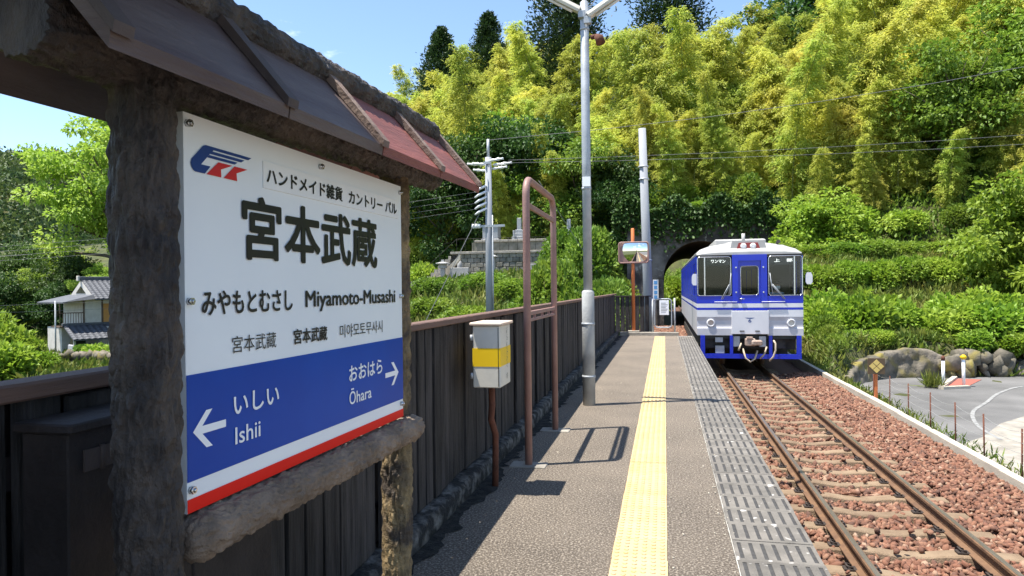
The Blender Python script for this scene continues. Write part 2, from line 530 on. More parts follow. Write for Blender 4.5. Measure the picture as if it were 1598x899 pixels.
def copy_tree(o, parent=None):
    c = o.copy()
    COL.objects.link(c)
    c.parent = parent
    for ch in list(o.children):
        copy_tree(ch, c)
    return c


def text_mesh(s, bold=0.0, res=3):
    cu = bpy.data.curves.new('t', 'FONT')
    cu.body = s
    cu.size = 1.0
    cu.offset = bold
    cu.resolution_u = res
    cu.fill_mode = 'FRONT'
    o = bpy.data.objects.new('t', cu)
    COL.objects.link(o)
    dg = bpy.context.evaluated_depsgraph_get()
    me = bpy.data.meshes.new_from_object(o.evaluated_get(dg))
    bpy.data.objects.remove(o)
    return me


def lettering(name, s, mat, parent, origin, ex, ey, box, bold=0.0):
    """flat printed text fitted to box (u0,u1,v0,v1) in the plane origin + u*ex + v*ey"""
    me = text_mesh(s)
    n = len(me.vertices)
    co = np.empty(n * 3, dtype=np.float32)
    me.vertices.foreach_get('co', co)
    co = co.reshape(-1, 3)
    lo, hi = co.min(0), co.max(0)
    u0, u1, v0, v1 = box
    U = u0 + (co[:, 0] - lo[0]) / (hi[0] - lo[0]) * (u1 - u0)
    W = v0 + (co[:, 1] - lo[1]) / (hi[1] - lo[1]) * (v1 - v0)
    off = parent_loc(parent)
    if bold:
        # heavier weight: the same outline printed again a hair to each side, each layer a hair prouder
        h = (v1 - v0) * bold
        bm = bmesh.new()
        nrm = np.cross(np.array(ex), np.array(ey))
        for k, (du, dv) in enumerate(((0, 0), (h, 0), (-h, 0), (0, h), (0, -h), (.7 * h, .7 * h), (-.7 * h, .7 * h), (.7 * h, -.7 * h), (-.7 * h, -.7 * h))):
            P = (np.array(origin)[None] + (U + du)[:, None] * np.array(ex)[None] + (W + dv)[:, None] * np.array(ey)[None]
                 - np.array(off)[None] + nrm[None] * (0.00012 * k))
            me.vertices.foreach_set('co', P.astype(np.float32).ravel())
            bm.from_mesh(me)
        bm.to_mesh(me)
        bm.free()
    else:
        P = np.array(origin)[None] + U[:, None] * np.array(ex)[None] + W[:, None] * np.array(ey)[None] - np.array(off)[None]
        me.vertices.foreach_set('co', P.astype(np.float32).ravel())
    me.materials.clear()
    me.materials.append(mat)
    me.polygons.foreach_set('material_index', np.zeros(len(me.polygons), dtype=np.int32))
    me.update()
    o = bpy.data.objects.new(name, me)
    return link(o, parent)


def sst(a, b, x):
    t = np.clip((np.asarray(x, dtype=float) - a) / (b - a), 0, 1)
    return t * t * (3 - 2 * t)


def bark_log(p0, p1, r0, r1, n=96, step=0.009, amp=0.105, seed=0.0, round_end=False, ka=4.2, kl=20.0):
    """moulded-bark log as one displaced skin"""
    p0, p1 = Vector(p0), Vector(p1)
    Lg = (p1 - p0).length
    t = (p1 - p0).normalized()
    a = Vector((1, 0, 0)) if abs(t.x) < 0.8 else Vector((0, 0, 1))
    u = t.cross(a).normalized()
    w = t.cross(u)
    k = max(2, int(Lg / step))
    b = MB()
    rings = []
    for i in range(k + 1):
        f = i / k
        r = r0 + (r1 - r0) * f
        if round_end:
            d = min(f, 1 - f) * Lg
            if d < 0.05:
                r *= math.sqrt(max(0.15, 1 - (1 - d / 0.05) ** 2 * 0.8))
        ring = []
        for j in range(n):
            th = 2 * math.pi * j / n
            c, s_ = math.cos(th), math.sin(th)
            q = Vector((c * ka + seed, s_ * ka - seed, f * Lg * kl))
            d = 1.0 - 2.6 * abs(mnoise.noise(q)) + 0.5 * mnoise.noise(q * 2.3)
            d2 = mnoise.noise(Vector((c * 1.2 + seed, s_ * 1.2, f * Lg * 3)))
            rr = r * (1 - amp * d + amp * 0.6 * d2)
            ring.append(p0 + t * (f * Lg) + (u * c + w * s_) * rr)
        rings.append(ring)
    b.loft(rings, 0, True, True)
    return b


# ------------------------------------------------------------------ terrain
TX, TZ = 2.26, -0.92          # track centre, rail head level


def foot(x):
    return np.interp(x, [-160, -75, -50, -38, -26, -14, -2, 7, 11, 18, 30, 60], [92, 70, 64, 53, 47.5, 46.5, 45.6, 45.6, 42, 39.5, 38, 36])


def wall_y(x):
    return np.interp(x, [4.6, 5.35, 5.9, 6.6, 7.3, 7.9, 8.6, 9.2, 10, 11.6, 15, 24, 60], [21.5, 22.6, 23.7, 24.6, 25.15, 25.35, 25.45, 25.55, 25.6, 26.2, 26.5, 27.9, 34])


def ground(x, y):
    x = np.asarray(x, dtype=float)
    y = np.asarray(y, dtype=float)
    left = -4.6 + 3.7 * sst(-38, -5, x)
    left = left + 3.1 * sst(24, 40, y) * sst(-24, -13, x) * (1 - sst(-4.0, -2.6, x))
    left = np.where(x < -40, left + 0.6 * sst(60, 70, y), left)
    right = -1.72 + 1.15 * sst(0.05, 0.6, y - wall_y(x)) + 3.5 * sst(27, 39, y)
    base = left * (1 - sst(-2.7, -1.9, x)) + np.where(x > 2, right, -1.3) * sst(4.5, 5.1, x) + -1.3 * (sst(-2.7, -1.9, x) - sst(4.5, 5.1, x))
    d = y - foot(x)
    slope = np.interp(x, [-100, -60, -40, -25, 0, 12, 30, 60], [0.30, 0.36, 0.50, 0.54, 0.40, 0.45, 0.66, 0.70])
    rise = np.where(d > 0, slope * np.minimum(d, 46) + 0.12 * np.maximum(d - 46, 0), 0)
    corr = sst(-3.6, -1.6, x) * (1 - sst(6.2, 8.4, x))
    jump = corr * np.maximum(5.7 - base, 0) * sst(0.0, 0.7, d) + (1 - corr) * 1.2 * sst(0, 4, d)
    rise = rise + jump
    back = np.where((y > 78) & (y < 500), 0, 0)
    # hollow beyond the far tunnel mouth
    hollow = (1 - sst(8, 17, np.abs(x - TX))) * sst(73.2, 73.9, y)
    z = base + rise * (1 - hollow) + back
    bump_ = 0.35 * np.sin(x * 0.43 + 1.3) * np.sin(y * 0.37) * sst(2, 12, d) + 0.12 * np.sin(x * 1.7) * np.sin(y * 1.9 + 2) * sst(1, 6, np.abs(d))
    return z + np.where(np.abs(x - 1.3) < 4, 0, bump_)


def gz(x, y):
    return float(ground(x, y))


def terrain_mesh():
    xs = np.concatenate([np.arange(-170, -45, 3.0), np.arange(-45, -6, 1.3), np.arange(-6, 9, 0.5), np.arange(9, 45, 1.2), np.arange(45, 140, 4.0)])
    ys = np.concatenate([np.arange(-90, 0, 6.0), np.arange(0, 21, 1.0), np.arange(21, 28, 0.3), np.arange(28, 44, 1.0), np.arange(44, 48, 0.35), np.arange(48, 72, 1.0), np.arange(72, 76, 0.35), np.arange(76, 150, 2.0), np.arange(150, 260, 8)])
    X, Y = np.meshgrid(xs, ys)
    Z = ground(X, Y)
    V = np.stack([X, Y, Z], -1).reshape(-1, 3)
    nx = len(xs)
    idx = np.arange(len(V)).reshape(X.shape)
    a, b, c, d = idx[:-1, :-1], idx[:-1, 1:], idx[1:, 1:], idx[1:, :-1]
    F = np.stack([a, b, c, d], -1).reshape(-1, 4)
    cx = (X[:-1, :-1] + X[1:, 1:]).ravel() / 2
    cy = (Y[:-1, :-1] + Y[1:, 1:]).ravel() / 2
    cz0 = np.minimum.reduce([Z[:-1, :-1], Z[1:, 1:], Z[:-1, 1:], Z[1:, :-1]]).ravel()
    # open the two tunnel mouths
    cut = (np.abs(cx - TX) < 3.0) & (((cy > 45.0) & (cy < 46.9)) | ((cy > 72.8) & (cy < 74.6)))
    F = F[~cut]
    return mesh_np('ground', V, F, M['soil'], smooth=True)


tag(inst('ground', terrain_mesh()), kind='structure')

# far plain and hills so that the ground reaches the horizon
b = MB()
b.add([(-3000, -3000, -6.5), (3000, -3000, -6.5), (3000, 3000, -6.5), (-3000, 3000, -6.5)], [(0, 1, 2, 3)])
tag(b.build('far_ground', M['soil']), kind='structure')


def far_hills():
    n, m_ = 90, 26
    V = []
    for i in range(m_):
        for j in range(n):
            az = math.radians(-100 + 110 * j / (n - 1))
            r = 260 + 16 * i
            prof = 92 + 22 * math.sin(az * 5.0 + 0.6) + 14 * math.sin(az * 11 + 2) + 6 * mnoise.noise(Vector((az * 24, i * 0.3, 0)))
            h = -6 + prof * math.sin(min(1, i / (m_ - 6)) * math.pi / 2) + 3.5 * mnoise.noise(Vector((j * 0.8, i * 0.8, 3)))
            V.append((math.sin(az) * r, math.cos(az) * r, h))
    F = [(i * n + j, i * n + j + 1, (i + 1) * n + j + 1, (i + 1) * n + j) for i in range(m_ - 1) for j in range(n - 1)]
    return mesh_np('hills', V, F, M['soil'], smooth=True), np.array(V)


hm, hv = far_hills()
tag(inst('hills', hm), kind='structure')


# ------------------------------------------------------------------ foliage builders
def unit(v):
    return v / (np.linalg.norm(v, axis=-1, keepdims=True) + 1e-9)


def leaves(P, D, L, W, up=None, curl=0.25):
    """rhombic leaves with a fold: base P, direction D, length L, width W -> V (4n), F (2n tris)"""
    n = len(P)
    D = unit(D)
    R = rng.normal(size=(n, 3))
    if up is not None:
        R = R * 0.6 + np.asarray(up)
    S = unit(np.cross(D, R))
    N = np.cross(S, D)
    L = np.broadcast_to(np.asarray(L, dtype=float), (n,))[:, None]
    W = np.broadcast_to(np.asarray(W, dtype=float), (n,))[:, None]
    mid = P + D * L * 0.45
    V = np.stack([P, mid + S * W * 0.5 + N * W * curl, P + D * L - N * L * 0.08, mid - S * W * 0.5 + N * W * curl], 1).reshape(-1, 3)
    i = np.arange(n)[:, None] * 4
    F = np.concatenate([i + np.array([0, 1, 2]), i + np.array([0, 2, 3])], 1).reshape(-1, 3)
    return V, F


def rdir(n, zb=0.0):
    v = rng.normal(size=(n, 3))
    v[:, 2] += zb
    return unit(v)


def bamboo_proto(H, lean, seed):
    r_ = np.random.default_rng(seed)
    az0 = r_.uniform(0, 6.28)
    def cpt(t):
        off = lean * H * t ** 2.8
        z = H * (t - 0.10 * max(0, t - 0.6) ** 2 * (2.2 if lean > 0.12 else 1))
        return np.array([math.cos(az0) * off, math.sin(az0) * off, z])
    cb = MB()
    ts = np.linspace(0, 1, 14)
    cb.tube([cpt(t) for t in ts], [0.06 * (1 - 0.85 * t) + 0.006 for t in ts], 6)
    Ps, Ds, Ls = [], [], []
    nn = 52
    for i in range(nn):
        t = 0.14 + 0.86 * (i / (nn - 1)) ** 0.92
        c = cpt(t)
        env = (1.0 - abs(t - 0.48) ** 1.7 * (2.0 if t > 0.48 else 1.5)) * (1 if t > 0.25 else 0.7) * r_.uniform(0.7, 1.15)
        bl = max(0.42, 2.15 * env) * r_.uniform(0.75, 1.15)
        for k in range(4 if t < 0.97 else 3):
            az = r_.uniform(0, 6.28)
            el = r_.uniform(0.45, 0.95)
            d0 = np.array([math.cos(az) * math.cos(el), math.sin(az) * math.cos(el), math.sin(el)])
            m_ = int(20 + 19 * bl)
            s = r_.uniform(0.15, 1.0, m_)
            pts = c + d0 * (s * bl)[:, None]
            pts[:, 2] -= 0.55 * bl * s ** 2.0 * 1.1
            pts += r_.normal(0, 0.11, (m_, 3))
            dd = np.stack([np.full(m_, math.cos(az)), np.full(m_, math.sin(az)), np.full(m_, -0.55)], 1) + r_.normal(0, 0.45, (m_, 3))
            Ps.append(pts)
            Ds.append(dd)
            Ls.append(r_.uniform(0.17, 0.34, m_))
    P, D, L = np.concatenate(Ps), np.concatenate(Ds), np.concatenate(Ls)
    V, F = leaves(P, D, L, L * 0.24, up=(0, 0, 1.2))
    root = thing('bamboo', 'x', 'bamboo')
    cb.build('culm', M['culm'], root)
    inst('foliage', mesh_np('bamboo_foliage', V, F, M['lf_bamboo']), root)
    return root


def limb_path(p, d, ln, n=5, wob=0.15, rise=0.1, r_=rng):
    pts = [np.array(p)]
    d = np.array(d, dtype=float)
    for i in range(n):
        d = d + r_.normal(0, wob, 3)
        d[2] += rise
        d /= np.linalg.norm(d)
        pts.append(pts[-1] + d * ln / n)
    return pts


def broadleaf_proto(name, H, R, mat, seed, clumps=70, per=150, leaf=0.3, low=0.3, flat=1.0, trunk_r=None, cs_=(0.14, 0.30)):
    """tapered trunk, limbs that end in leaf clumps, an uneven crown with gaps"""
    r_ = np.random.default_rng(seed)
    tb = MB()
    tr = trunk_r or H * 0.022
    tp = limb_path((0, 0, 0), (r_.normal(0, 0.06), r_.normal(0, 0.06), 1), H * 0.72, 6, 0.07, 0.1, r_)
    tb.tube(tp, [tr * (1 - 0.75 * i / 6) for i in range(7)], 8)
    cent = []
    nl = max(8, clumps // 5)
    for i in range(nl):
        f = low * 0.9 + (1 - low * 0.9) * (i + 0.5) / nl
        f = min(f, 0.98)
        k = f * 6 * 0.98
        a = tp[int(k)] + (tp[min(6, int(k) + 1)] - tp[int(k)]) * (k - int(k))
        az = i * 2.4 + r_.normal(0, 0.4)
        env = math.sqrt(max(0.08, 1 - ((f - 0.45) / 0.62) ** 2))
        ln = R * env * r_.uniform(0.7, 1.12)
        el = 0.15 + 0.75 * f
        lp = limb_path(a, (math.cos(az), math.sin(az), el), ln, 5, 0.16, 0.05, r_)
        tb.tube(lp, [tr * 0.42 * (1 - 0.8 * j / 5) for j in range(6)], 5)
        for j in range(5):
            q = lp[r_.integers(2, 6)] + r_.normal(0, 0.16 * R, 3) * np.array([1, 1, 0.8])
            cent.append(q)
    cent = np.array(cent)
    Ps, Ds = [], []
    cs = R * r_.uniform(*cs_, len(cent))
    for c, s in zip(cent, cs):
        n = int(per * r_.uniform(0.6, 1.3))
        d = unit(r_.normal(size=(n, 3)))
        rad = s * r_.uniform(0.25, 1.0, n) ** 0.6
        p = c + d * rad[:, None] * np.array([1.25, 1.25, 0.72 * flat])
        Ps.append(p)
        dd = d * 0.8 + r_.normal(0, 0.5, (n, 3))
        dd[:, 2] -= 0.25
        Ds.append(dd)
    P, D = np.concatenate(Ps), np.concatenate(Ds)
    keep = P[:, 2] > 0.05
    P, D = P[keep], D[keep]
    L = leaf * r_.uniform(0.65, 1.25, len(P))
    V, F = leaves(P, D, L, L * 0.62, up=(0, 0, 1.6))
    root = thing(name, 'x', 'tree')
    tb.build('trunk', M['trunk'], root)
    inst('crown', mesh_np(name + '_crown', V, F, mat), root)
    return root


def cedar_proto(H, R, seed):
    r_ = np.random.default_rng(seed)
    tb = MB()
    tb.tube([(0, 0, 0), (0.05, 0, H * 0.5), (0, 0, H * 0.985)], [H * 0.02, H * 0.011, 0.02], 7)
    Ps, Ds = [], []
    n = 150
    for i in range(n):
        f = 0.12 + 0.87 * i / n
        env = R * (1 - f) ** 0.72 * (0.55 + 0.45 * min(1, f * 5))
        az = i * 2.399 + r_.normal(0, 0.3)
        ln = max(0.25, env * r_.uniform(0.75, 1.15))
        for k in range(4):
            t = (k + 1) / 4
            c = np.array([math.cos(az) * ln * t, math.sin(az) * ln * t, f * H + 0.25 * ln * t - 0.3 * ln * t * t])
            m_ = 38
            s = max(0.18, 0.26 * ln ** 0.6)
            p = c + r_.normal(0, 1, (m_, 3)) * np.array([s, s, s * 0.8])
            Ps.append(p)
            dd = np.stack([np.full(m_, math.cos(az)), np.full(m_, math.sin(az)), np.full(m_, 0.5)], 1) + r_.normal(0, 0.6, (m_, 3))
            Ds.append(dd)
    P, D = np.concatenate(Ps), np.concatenate(Ds)
    L = r_.uniform(0.22, 0.42, len(P))
    V, F = leaves(P, D, L, L * 0.4)
    root = thing('cedar_tree', 'x', 'tree')
    tb.build('trunk', M['trunk'], root)
    inst('crown', mesh_np('cedar_crown', V, F, M['lf_cedar']), root)
    return root


def shrub_proto(name, mat, seed, n=5200, leaf=0.13, lumps=16, upb=0.5):
    """unit shrub about 2 m wide and 1.3 m high with stems and a lumpy shell of leaves"""
    r_ = np.random.default_rng(seed)
    tb = MB()
    for i in range(7):
        az = r_.uniform(0, 6.28)
        lp = limb_path((0.1 * math.cos(az), 0.1 * math.sin(az), -0.1), (math.cos(az) * 0.6, math.sin(az) * 0.6, 1), 1.0, 4, 0.2, 0.05, r_)
        tb.tube(lp, [0.03 * (1 - 0.18 * j) for j in range(5)], 5)
    c = unit(r_.normal(size=(lumps, 3)))
    c[:, 2] = np.abs(c[:, 2])
    c = c * np.array([0.68, 0.68, 0.72]) * r_.uniform(0.55, 1.05, (lumps, 1)) + np.array([0, 0, 0.25])
    s = r_.uniform(0.26, 0.46, lumps)
    w = r_.choice(lumps, n)
    d = unit(r_.normal(size=(n, 3)))
    P = c[w] + d * (s[w] * r_.uniform(0.45, 1.0, n) ** 0.5)[:, None]
    P[:, 2] = np.abs(P[:, 2])
    D = d * 0.9 + r_.normal(0, 0.45, (n, 3)) + np.array([0, 0, upb * 0.4])
    L = leaf * r_.uniform(0.6, 1.3, n)
    V, F = leaves(P, D, L, L * 0.6, up=(0, 0, 1.5))
    root = thing(name, 'x', 'shrub')
    tb.build('stems', M['trunk'], root)
    inst('leaves', mesh_np(name + '_leaves', V, F, mat), root)
    return root


def place(proto, used, loc, rz, scale, label, group=None, cat=None):
    o = copy_tree(proto) if used.get(proto.name_full) else proto
    used[proto.name_full] = True
    o.location = loc
    o.rotation_euler = (0, 0, rz)
    o.scale = scale if isinstance(scale, tuple) else (scale,) * 3
    o['label'] = label
    if group:
        o['group'] = group
    elif 'group' in o:
        del o['group']
    if cat:
        o['category'] = cat
    return o


def in_view(x, y, margin=0.06):
    a = YAW
    dep = -math.sin(a) * x + math.cos(a) * y
    rt = math.cos(a) * x + math.sin(a) * y
    return dep > 1 and abs(rt / dep) < 0.74 + margin



# ------------------------------------------------------------------ platform
PX0, PX1, PY0, PY1 = -1.62, 0.81, -30.0, 21.25
b = MB()
b.box(PX0, 0.36, PY0, PY1, -0.30, -0.0)
platform = tag(b.build('platform', M['asphalt']), kind='structure')
b = MB()
b.box(PX0, 0.74, PY0, PY1, -1.6, -0.302)
b.box(0.362, 0.80, PY0, PY1, -0.30, -0.052)
b.build('platform_wall', M['concrete'], platform)

# platform edge slabs, each with seven dark grip strips let into it
def slab_mesh(seed):
    r_ = random.Random(seed)
    b = MB()
    w, d = 0.440, 0.296
    xs = [0.0]
    pitch = w / 7
    for i in range(7):
        xs += [pitch * i + 0.020, pitch * i + 0.042]
    xs.append(w)
    ys = [0, 0.030, d - 0.030, d]
    zt = 0.0
    for i in range(len(xs) - 1):
        for j in range(3):
            slot = (i % 2 == 1) and j == 1
            z = zt - (0.004 if slot else 0)
            b.add([(xs[i], ys[j], z), (xs[i + 1], ys[j], z), (xs[i + 1], ys[j + 1], z), (xs[i], ys[j + 1], z)], [(0, 1, 2, 3)], 1 if slot else 0)
            if slot:
                x0, x1, y0, y1 = xs[i], xs[i + 1], ys[1], ys[2]
                b.add([(x0, y0, z), (x1, y0, z), (x1, y0, zt), (x0, y0, zt)], [(0, 1, 2, 3)])
                b.add([(x0, y1, z), (x1, y1, z), (x1, y1, zt), (x0, y1, zt)], [(0, 1, 2, 3)])
                b.add([(x0, y0, z), (x0, y1, z), (x0, y1, zt), (x0, y0, zt)], [(0, 1, 2, 3)])
                b.add([(x1, y0, z), (x1, y1, z), (x1, y1, zt), (x1, y0, zt)], [(0, 1, 2, 3)])
    ch = r_.uniform(0.0, 0.006)
    b.add([(0, 0, 0), (w, 0, 0), (w, 0, -.045), (0, 0, -.045)], [(0, 1, 2, 3)])
    b.add([(0, d, 0), (w, d, 0), (w, d, -.045), (0, d, -.045)], [(0, 1, 2, 3)])
    b.add([(w, 0, 0), (w, d, 0), (w + ch, d, -.05), (w + ch, 0, -.05)], [(0, 1, 2, 3)])
    b.add([(0, 0, 0), (0, d, 0), (0, d, -.045), (0, 0, -.045)], [(0, 1, 2, 3)])
    o = b.build('edge_slab', [M['edge_slab'], M['slot']])
    me = o.data
    bpy.data.objects.remove(o)
    return me


slabs = [slab_mesh(i) for i in range(4)]
b = MB()
b.box(0.364, 0.806, PY0, PY1, -0.05, -0.006)
b.build('slab_bedding', M['joint'], platform)
y = -6.0
i = 0
while y < PY1 - 0.29:
    inst('edge_slab', slabs[i % 4], platform, (0.368 + rng.uniform(-.002, .002), y, 0.004 + rng.uniform(-.0015, .002)), (0, 0, rng.uniform(-.004, .004)))
    y += 0.30
    i += 1


def tactile_mesh(w=0.296):
    b = MB()
    b.box(-w / 2, w / 2, 0, w, -0.02, 0.006, 0, 0.0)
    for i in range(6):
        for j in range(6):
            cx_, cy_ = -w / 2 + w * (i + 0.5) / 6, w * (j + 0.5) / 6
            r0 = []
            for (rr, z) in ((0.015, 0.006), (0.011, 0.0105), (0.006, 0.0115)):
                r0.append([(cx_ + rr * math.cos(k * math.pi / 3), cy_ + rr * math.sin(k * math.pi / 3), z) for k in range(6)])
            b.loft(r0, 0, True, True)
    o = b.build('tactile_tile', M['tile'])
    me = o.data
    bpy.data.objects.remove(o)
    return me


tm = tactile_mesh()
y = -4.0
while y < PY1 - 0.4:
    inst('tactile_tile', tm, platform, (-0.148 + rng.uniform(-.0015, .0015), y, 0.002 + rng.uniform(-.001, .001)), (0, 0, rng.uniform(-.003, .003)))
    y += 0.30

# weeds and grit along the joints of the platform
def tufts(name, pts, h, w, mat, per=7, spread=0.05, parent=None):
    pts = np.repeat(np.asarray(pts, dtype=float), per, 0)
    n = len(pts)
    pts[:, :2] += rng.normal(0, spread, (n, 2))
    D = rng.normal(0, 0.45, (n, 3)) + np.array([0, 0, 1.0])
    L = h * rng.uniform(0.5, 1.3, n)
    V, F = leaves(pts, D, L, w * L)
    return tag(inst(name, mesh_np(name, V, F, mat), parent), kind='stuff')


# crumbs of grit
def stones_mesh(name, P, size, mat, squash=0.7):
    ico = np.array([(0, 0, 1), (.894, 0, .447), (.276, .851, .447), (-.724, .526, .447), (-.724, -.526, .447), (.276, -.851, .447),
                    (.724, .526, -.447), (-.276, .851, -.447), (-.894, 0, -.447), (-.276, -.851, -.447), (.724, -.526, -.447), (0, 0, -1)])
    fc = np.array([(0, 1, 2), (0, 2, 3), (0, 3, 4), (0, 4, 5), (0, 5, 1), (1, 6, 2), (2, 7, 3), (3, 8, 4), (4, 9, 5), (5, 10, 1),
                   (2, 6, 7), (3, 7, 8), (4, 8, 9), (5, 9, 10), (1, 10, 6), (6, 11, 7), (7, 11, 8), (8, 11, 9), (9, 11, 10), (10, 11, 6)])
    n = len(P)
    S = size * rng.uniform(0.6, 1.35, n)[:, None, None]
    J = rng.uniform(0.5, 1.4, (n, 12, 1))
    ax = np.stack([rng.uniform(0.8, 1.5, n), rng.uniform(0.7, 1.1, n), np.full(n, squash) * rng.uniform(0.7, 1.2, n)], 1)[:, None, :]
    V = ico[None] * J * ax * S
    q = unit(rng.normal(size=(n, 4)))
    w_, x_, y_, z_ = q.T
    Rm = np.stack([np.stack([1 - 2 * (y_**2 + z_**2), 2 * (x_*y_ - z_*w_), 2 * (x_*z_ + y_*w_)], -1),
                   np.stack([2 * (x_*y_ + z_*w_), 1 - 2 * (x_**2 + z_**2), 2 * (y_*z_ - x_*w_)], -1),
                   np.stack([2 * (x_*z_ - y_*w_), 2 * (y_*z_ + x_*w_), 1 - 2 * (x_**2 + y_**2)], -1)], 1)
    V = np.einsum('nij,nvj->nvi', Rm, V) + P[:, None, :]
    F = (np.arange(n)[:, None, None] * 12 + fc[None]).reshape(-1, 3)
    return mesh_np(name, V.reshape(-1, 3), F, mat)


n = 420
gp = np.stack([np.where(rng.random(n) < 0.6, 0.34 + rng.normal(0, 0.035, n), rng.uniform(-1.0, 0.33, n)), rng.uniform(3, 20, n), np.full(n, 0.004)], 1)
gp[:, 0] = np.where((gp[:, 0] > -0.31) & (gp[:, 0] < 0.01), 0.03, gp[:, 0])
tag(inst('grit', stones_mesh('grit', gp, 0.006, M['pale_concrete'])), kind='stuff')

# black moss crust creeping out from the fence kerb
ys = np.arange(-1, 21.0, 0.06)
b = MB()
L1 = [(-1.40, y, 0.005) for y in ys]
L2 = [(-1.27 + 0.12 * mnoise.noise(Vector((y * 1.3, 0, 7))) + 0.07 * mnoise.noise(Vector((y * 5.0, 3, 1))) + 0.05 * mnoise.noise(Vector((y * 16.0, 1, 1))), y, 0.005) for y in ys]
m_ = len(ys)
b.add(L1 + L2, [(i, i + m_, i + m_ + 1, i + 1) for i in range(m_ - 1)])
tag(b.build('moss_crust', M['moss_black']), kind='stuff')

# low end kerb of the platform
b = MB()
b.box(-1.35, 0.40, 21.255, 21.50, -0.5, 0.10, 0, 0.012)
tag(b.build('end_kerb', M['concrete']), 'low concrete kerb closing the far end of the platform', 'kerb')

# ------------------------------------------------------------------ trackbed and track
b = MB()
b.add([(0.5, -30, -1.185), (4.16, -30, -1.185), (4.16, 90, -1.185), (0.5, 90, -1.185)], [(0, 1, 2, 3)])
tag(b.build('ballast_bed', M['ballast_bed']), kind='structure')


def bed_z(x):
    """ballast surface: full to the sleeper tops at the ends, a little lower between the rails"""
    u = np.abs(x - TX)
    z = np.where(u < 0.52, -1.152, np.where(u < 0.68, -1.16, -1.125))
    z = np.where((x > 2.95), -1.11 + 0.08 * sst(3.1, 3.8, x), z)
    return z


n = 52000
sx = rng.uniform(0.84, 4.14, n)
sy = 3.2 + 17.8 * rng.random(n) ** 1.25
keep = ~((np.abs(np.abs(sx - TX) - 0.565) < 0.075))
sx, sy = sx[keep], sy[keep]
ph = np.abs(((sy - 4.30) / 0.6 + 0.5) % 1.0 - 0.5) * 0.6        # distance to a sleeper's centre line
on_sl = (ph < 0.115) & (np.abs(sx - TX) < 1.02)
keep = ~on_sl | (rng.random(len(sx)) < 0.035)
sx, sy, on_sl = sx[keep], sy[keep], on_sl[keep]
sz = bed_z(sx) + rng.uniform(-0.02, 0.03, len(sx)) + np.where(on_sl, 0.07, 0)
size = 0.033
tag(inst('ballast_stones', stones_mesh('ballast_stones', np.stack([sx, sy, sz], 1), size, M['ballast'])), kind='stuff')
n = 5000
fx, fy = rng.uniform(-1.2, 1.1, n), rng.uniform(22.0, 44.5, n)
fz = ground(fx, fy) + 0.27
tag(inst('ballast_stones_by_tunnel', stones_mesh('bst', np.stack([fx, fy, fz], 1), 0.06, M['ballast'])), kind='stuff')
b = MB()
b.add([(-1.6, 21.6, -1.06), (0.9, 21.6, -1.06), (0.9, 45, -1.06), (-1.6, 45, -1.06)], [(0, 1, 2, 3)])
tag(b.build('ballast_shoulder', M['ballast_bed']), kind='structure')

track = thing('railway_track', 'single railway track of two rusty steel rails on concrete sleepers', 'railway track', (TX, 0, -1.1))
prof = [(-0.062, 0), (0.062, 0), (0.062, 0.012), (0.012, 0.030), (0.010, 0.112), (0.033, 0.122), (0.033, 0.146), (0.026, 0.153),
        (-0.026, 0.153), (-0.033, 0.146), (-0.033, 0.122), (-0.010, 0.112), (-0.012, 0.030), (-0.062, 0.012)]
for s in (-1, 1):
    b = MB()
    xc = TX + s * 0.566
    b.prism([(xc + p[0], TZ - 0.153 + p[1]) for p in prof], 'y', -30, 90)
    r = b.build('rail', M['rail_side'], track)
    b = MB()
    b.add([(xc - 0.022, -30, TZ + 0.0025), (xc + 0.022, -30, TZ + 0.0025), (xc + 0.022, 90, TZ + 0.0025), (xc - 0.022, 90, TZ + 0.0025)], [(0, 1, 2, 3)])
    b.build('running_surface', M['rail_top'], r)
# prestressed sleeper: high at the rail seats, dipping in the middle
us = [-1.0, -0.97, -0.80, -0.42, -0.30, -0.12, 0.12, 0.30, 0.42, 0.80, 0.97, 1.0]
zs = [-0.03, 0.0, 0.0, 0.0, -0.010, -0.034, -0.034, -0.010, 0.0, 0.0, 0.0, -0.03]
b = MB()
rings = []
for u, z in zip(us, zs):
    wt = 0.095 if abs(u) > 0.3 else 0.085
    rings.append([(u, -wt - 0.03, -0.17), (u, wt + 0.03, -0.17), (u, wt, z - 0.012), (u, wt - 0.014, z), (u, -wt + 0.014, z), (u, -wt, z - 0.012)])
b.loft(rings, 0, True, False)
so = b.build('sleeper', M['sleeper'])
sl_me = so.data
bpy.data.objects.remove(so)
b = MB()
b.box(-0.055, 0.055, -0.045, 0.045, 0.0, 0.022, 0, 0.004)
b.tube([(-0.02, -0.035, 0.03), (0.03, -0.035, 0.045), (0.03, 0.035, 0.045), (-0.02, 0.035, 0.03)], 0.009, 6)
so = b.build('rail_clip', M['clip'])
clip_me = so.data
bpy.data.objects.remove(so)
y = 4.30 - 0.6 * 14
k = 0
while y < 22.5:
    s_ = inst('sleeper', sl_me, track, (0, y, (TZ - 0.155) + 1.1), (0, 0, rng.normal(0, 0.004)))
    if 3.5 < y < 20.5:
        for cx_, rr in ((-0.665, math.pi), (-0.467, 0), (0.467, math.pi), (0.665, 0)):
            inst('rail_clip', clip_me, s_, (cx_, 0, 0.0), (0, 0, rr))
    y += 0.6
    k += 1

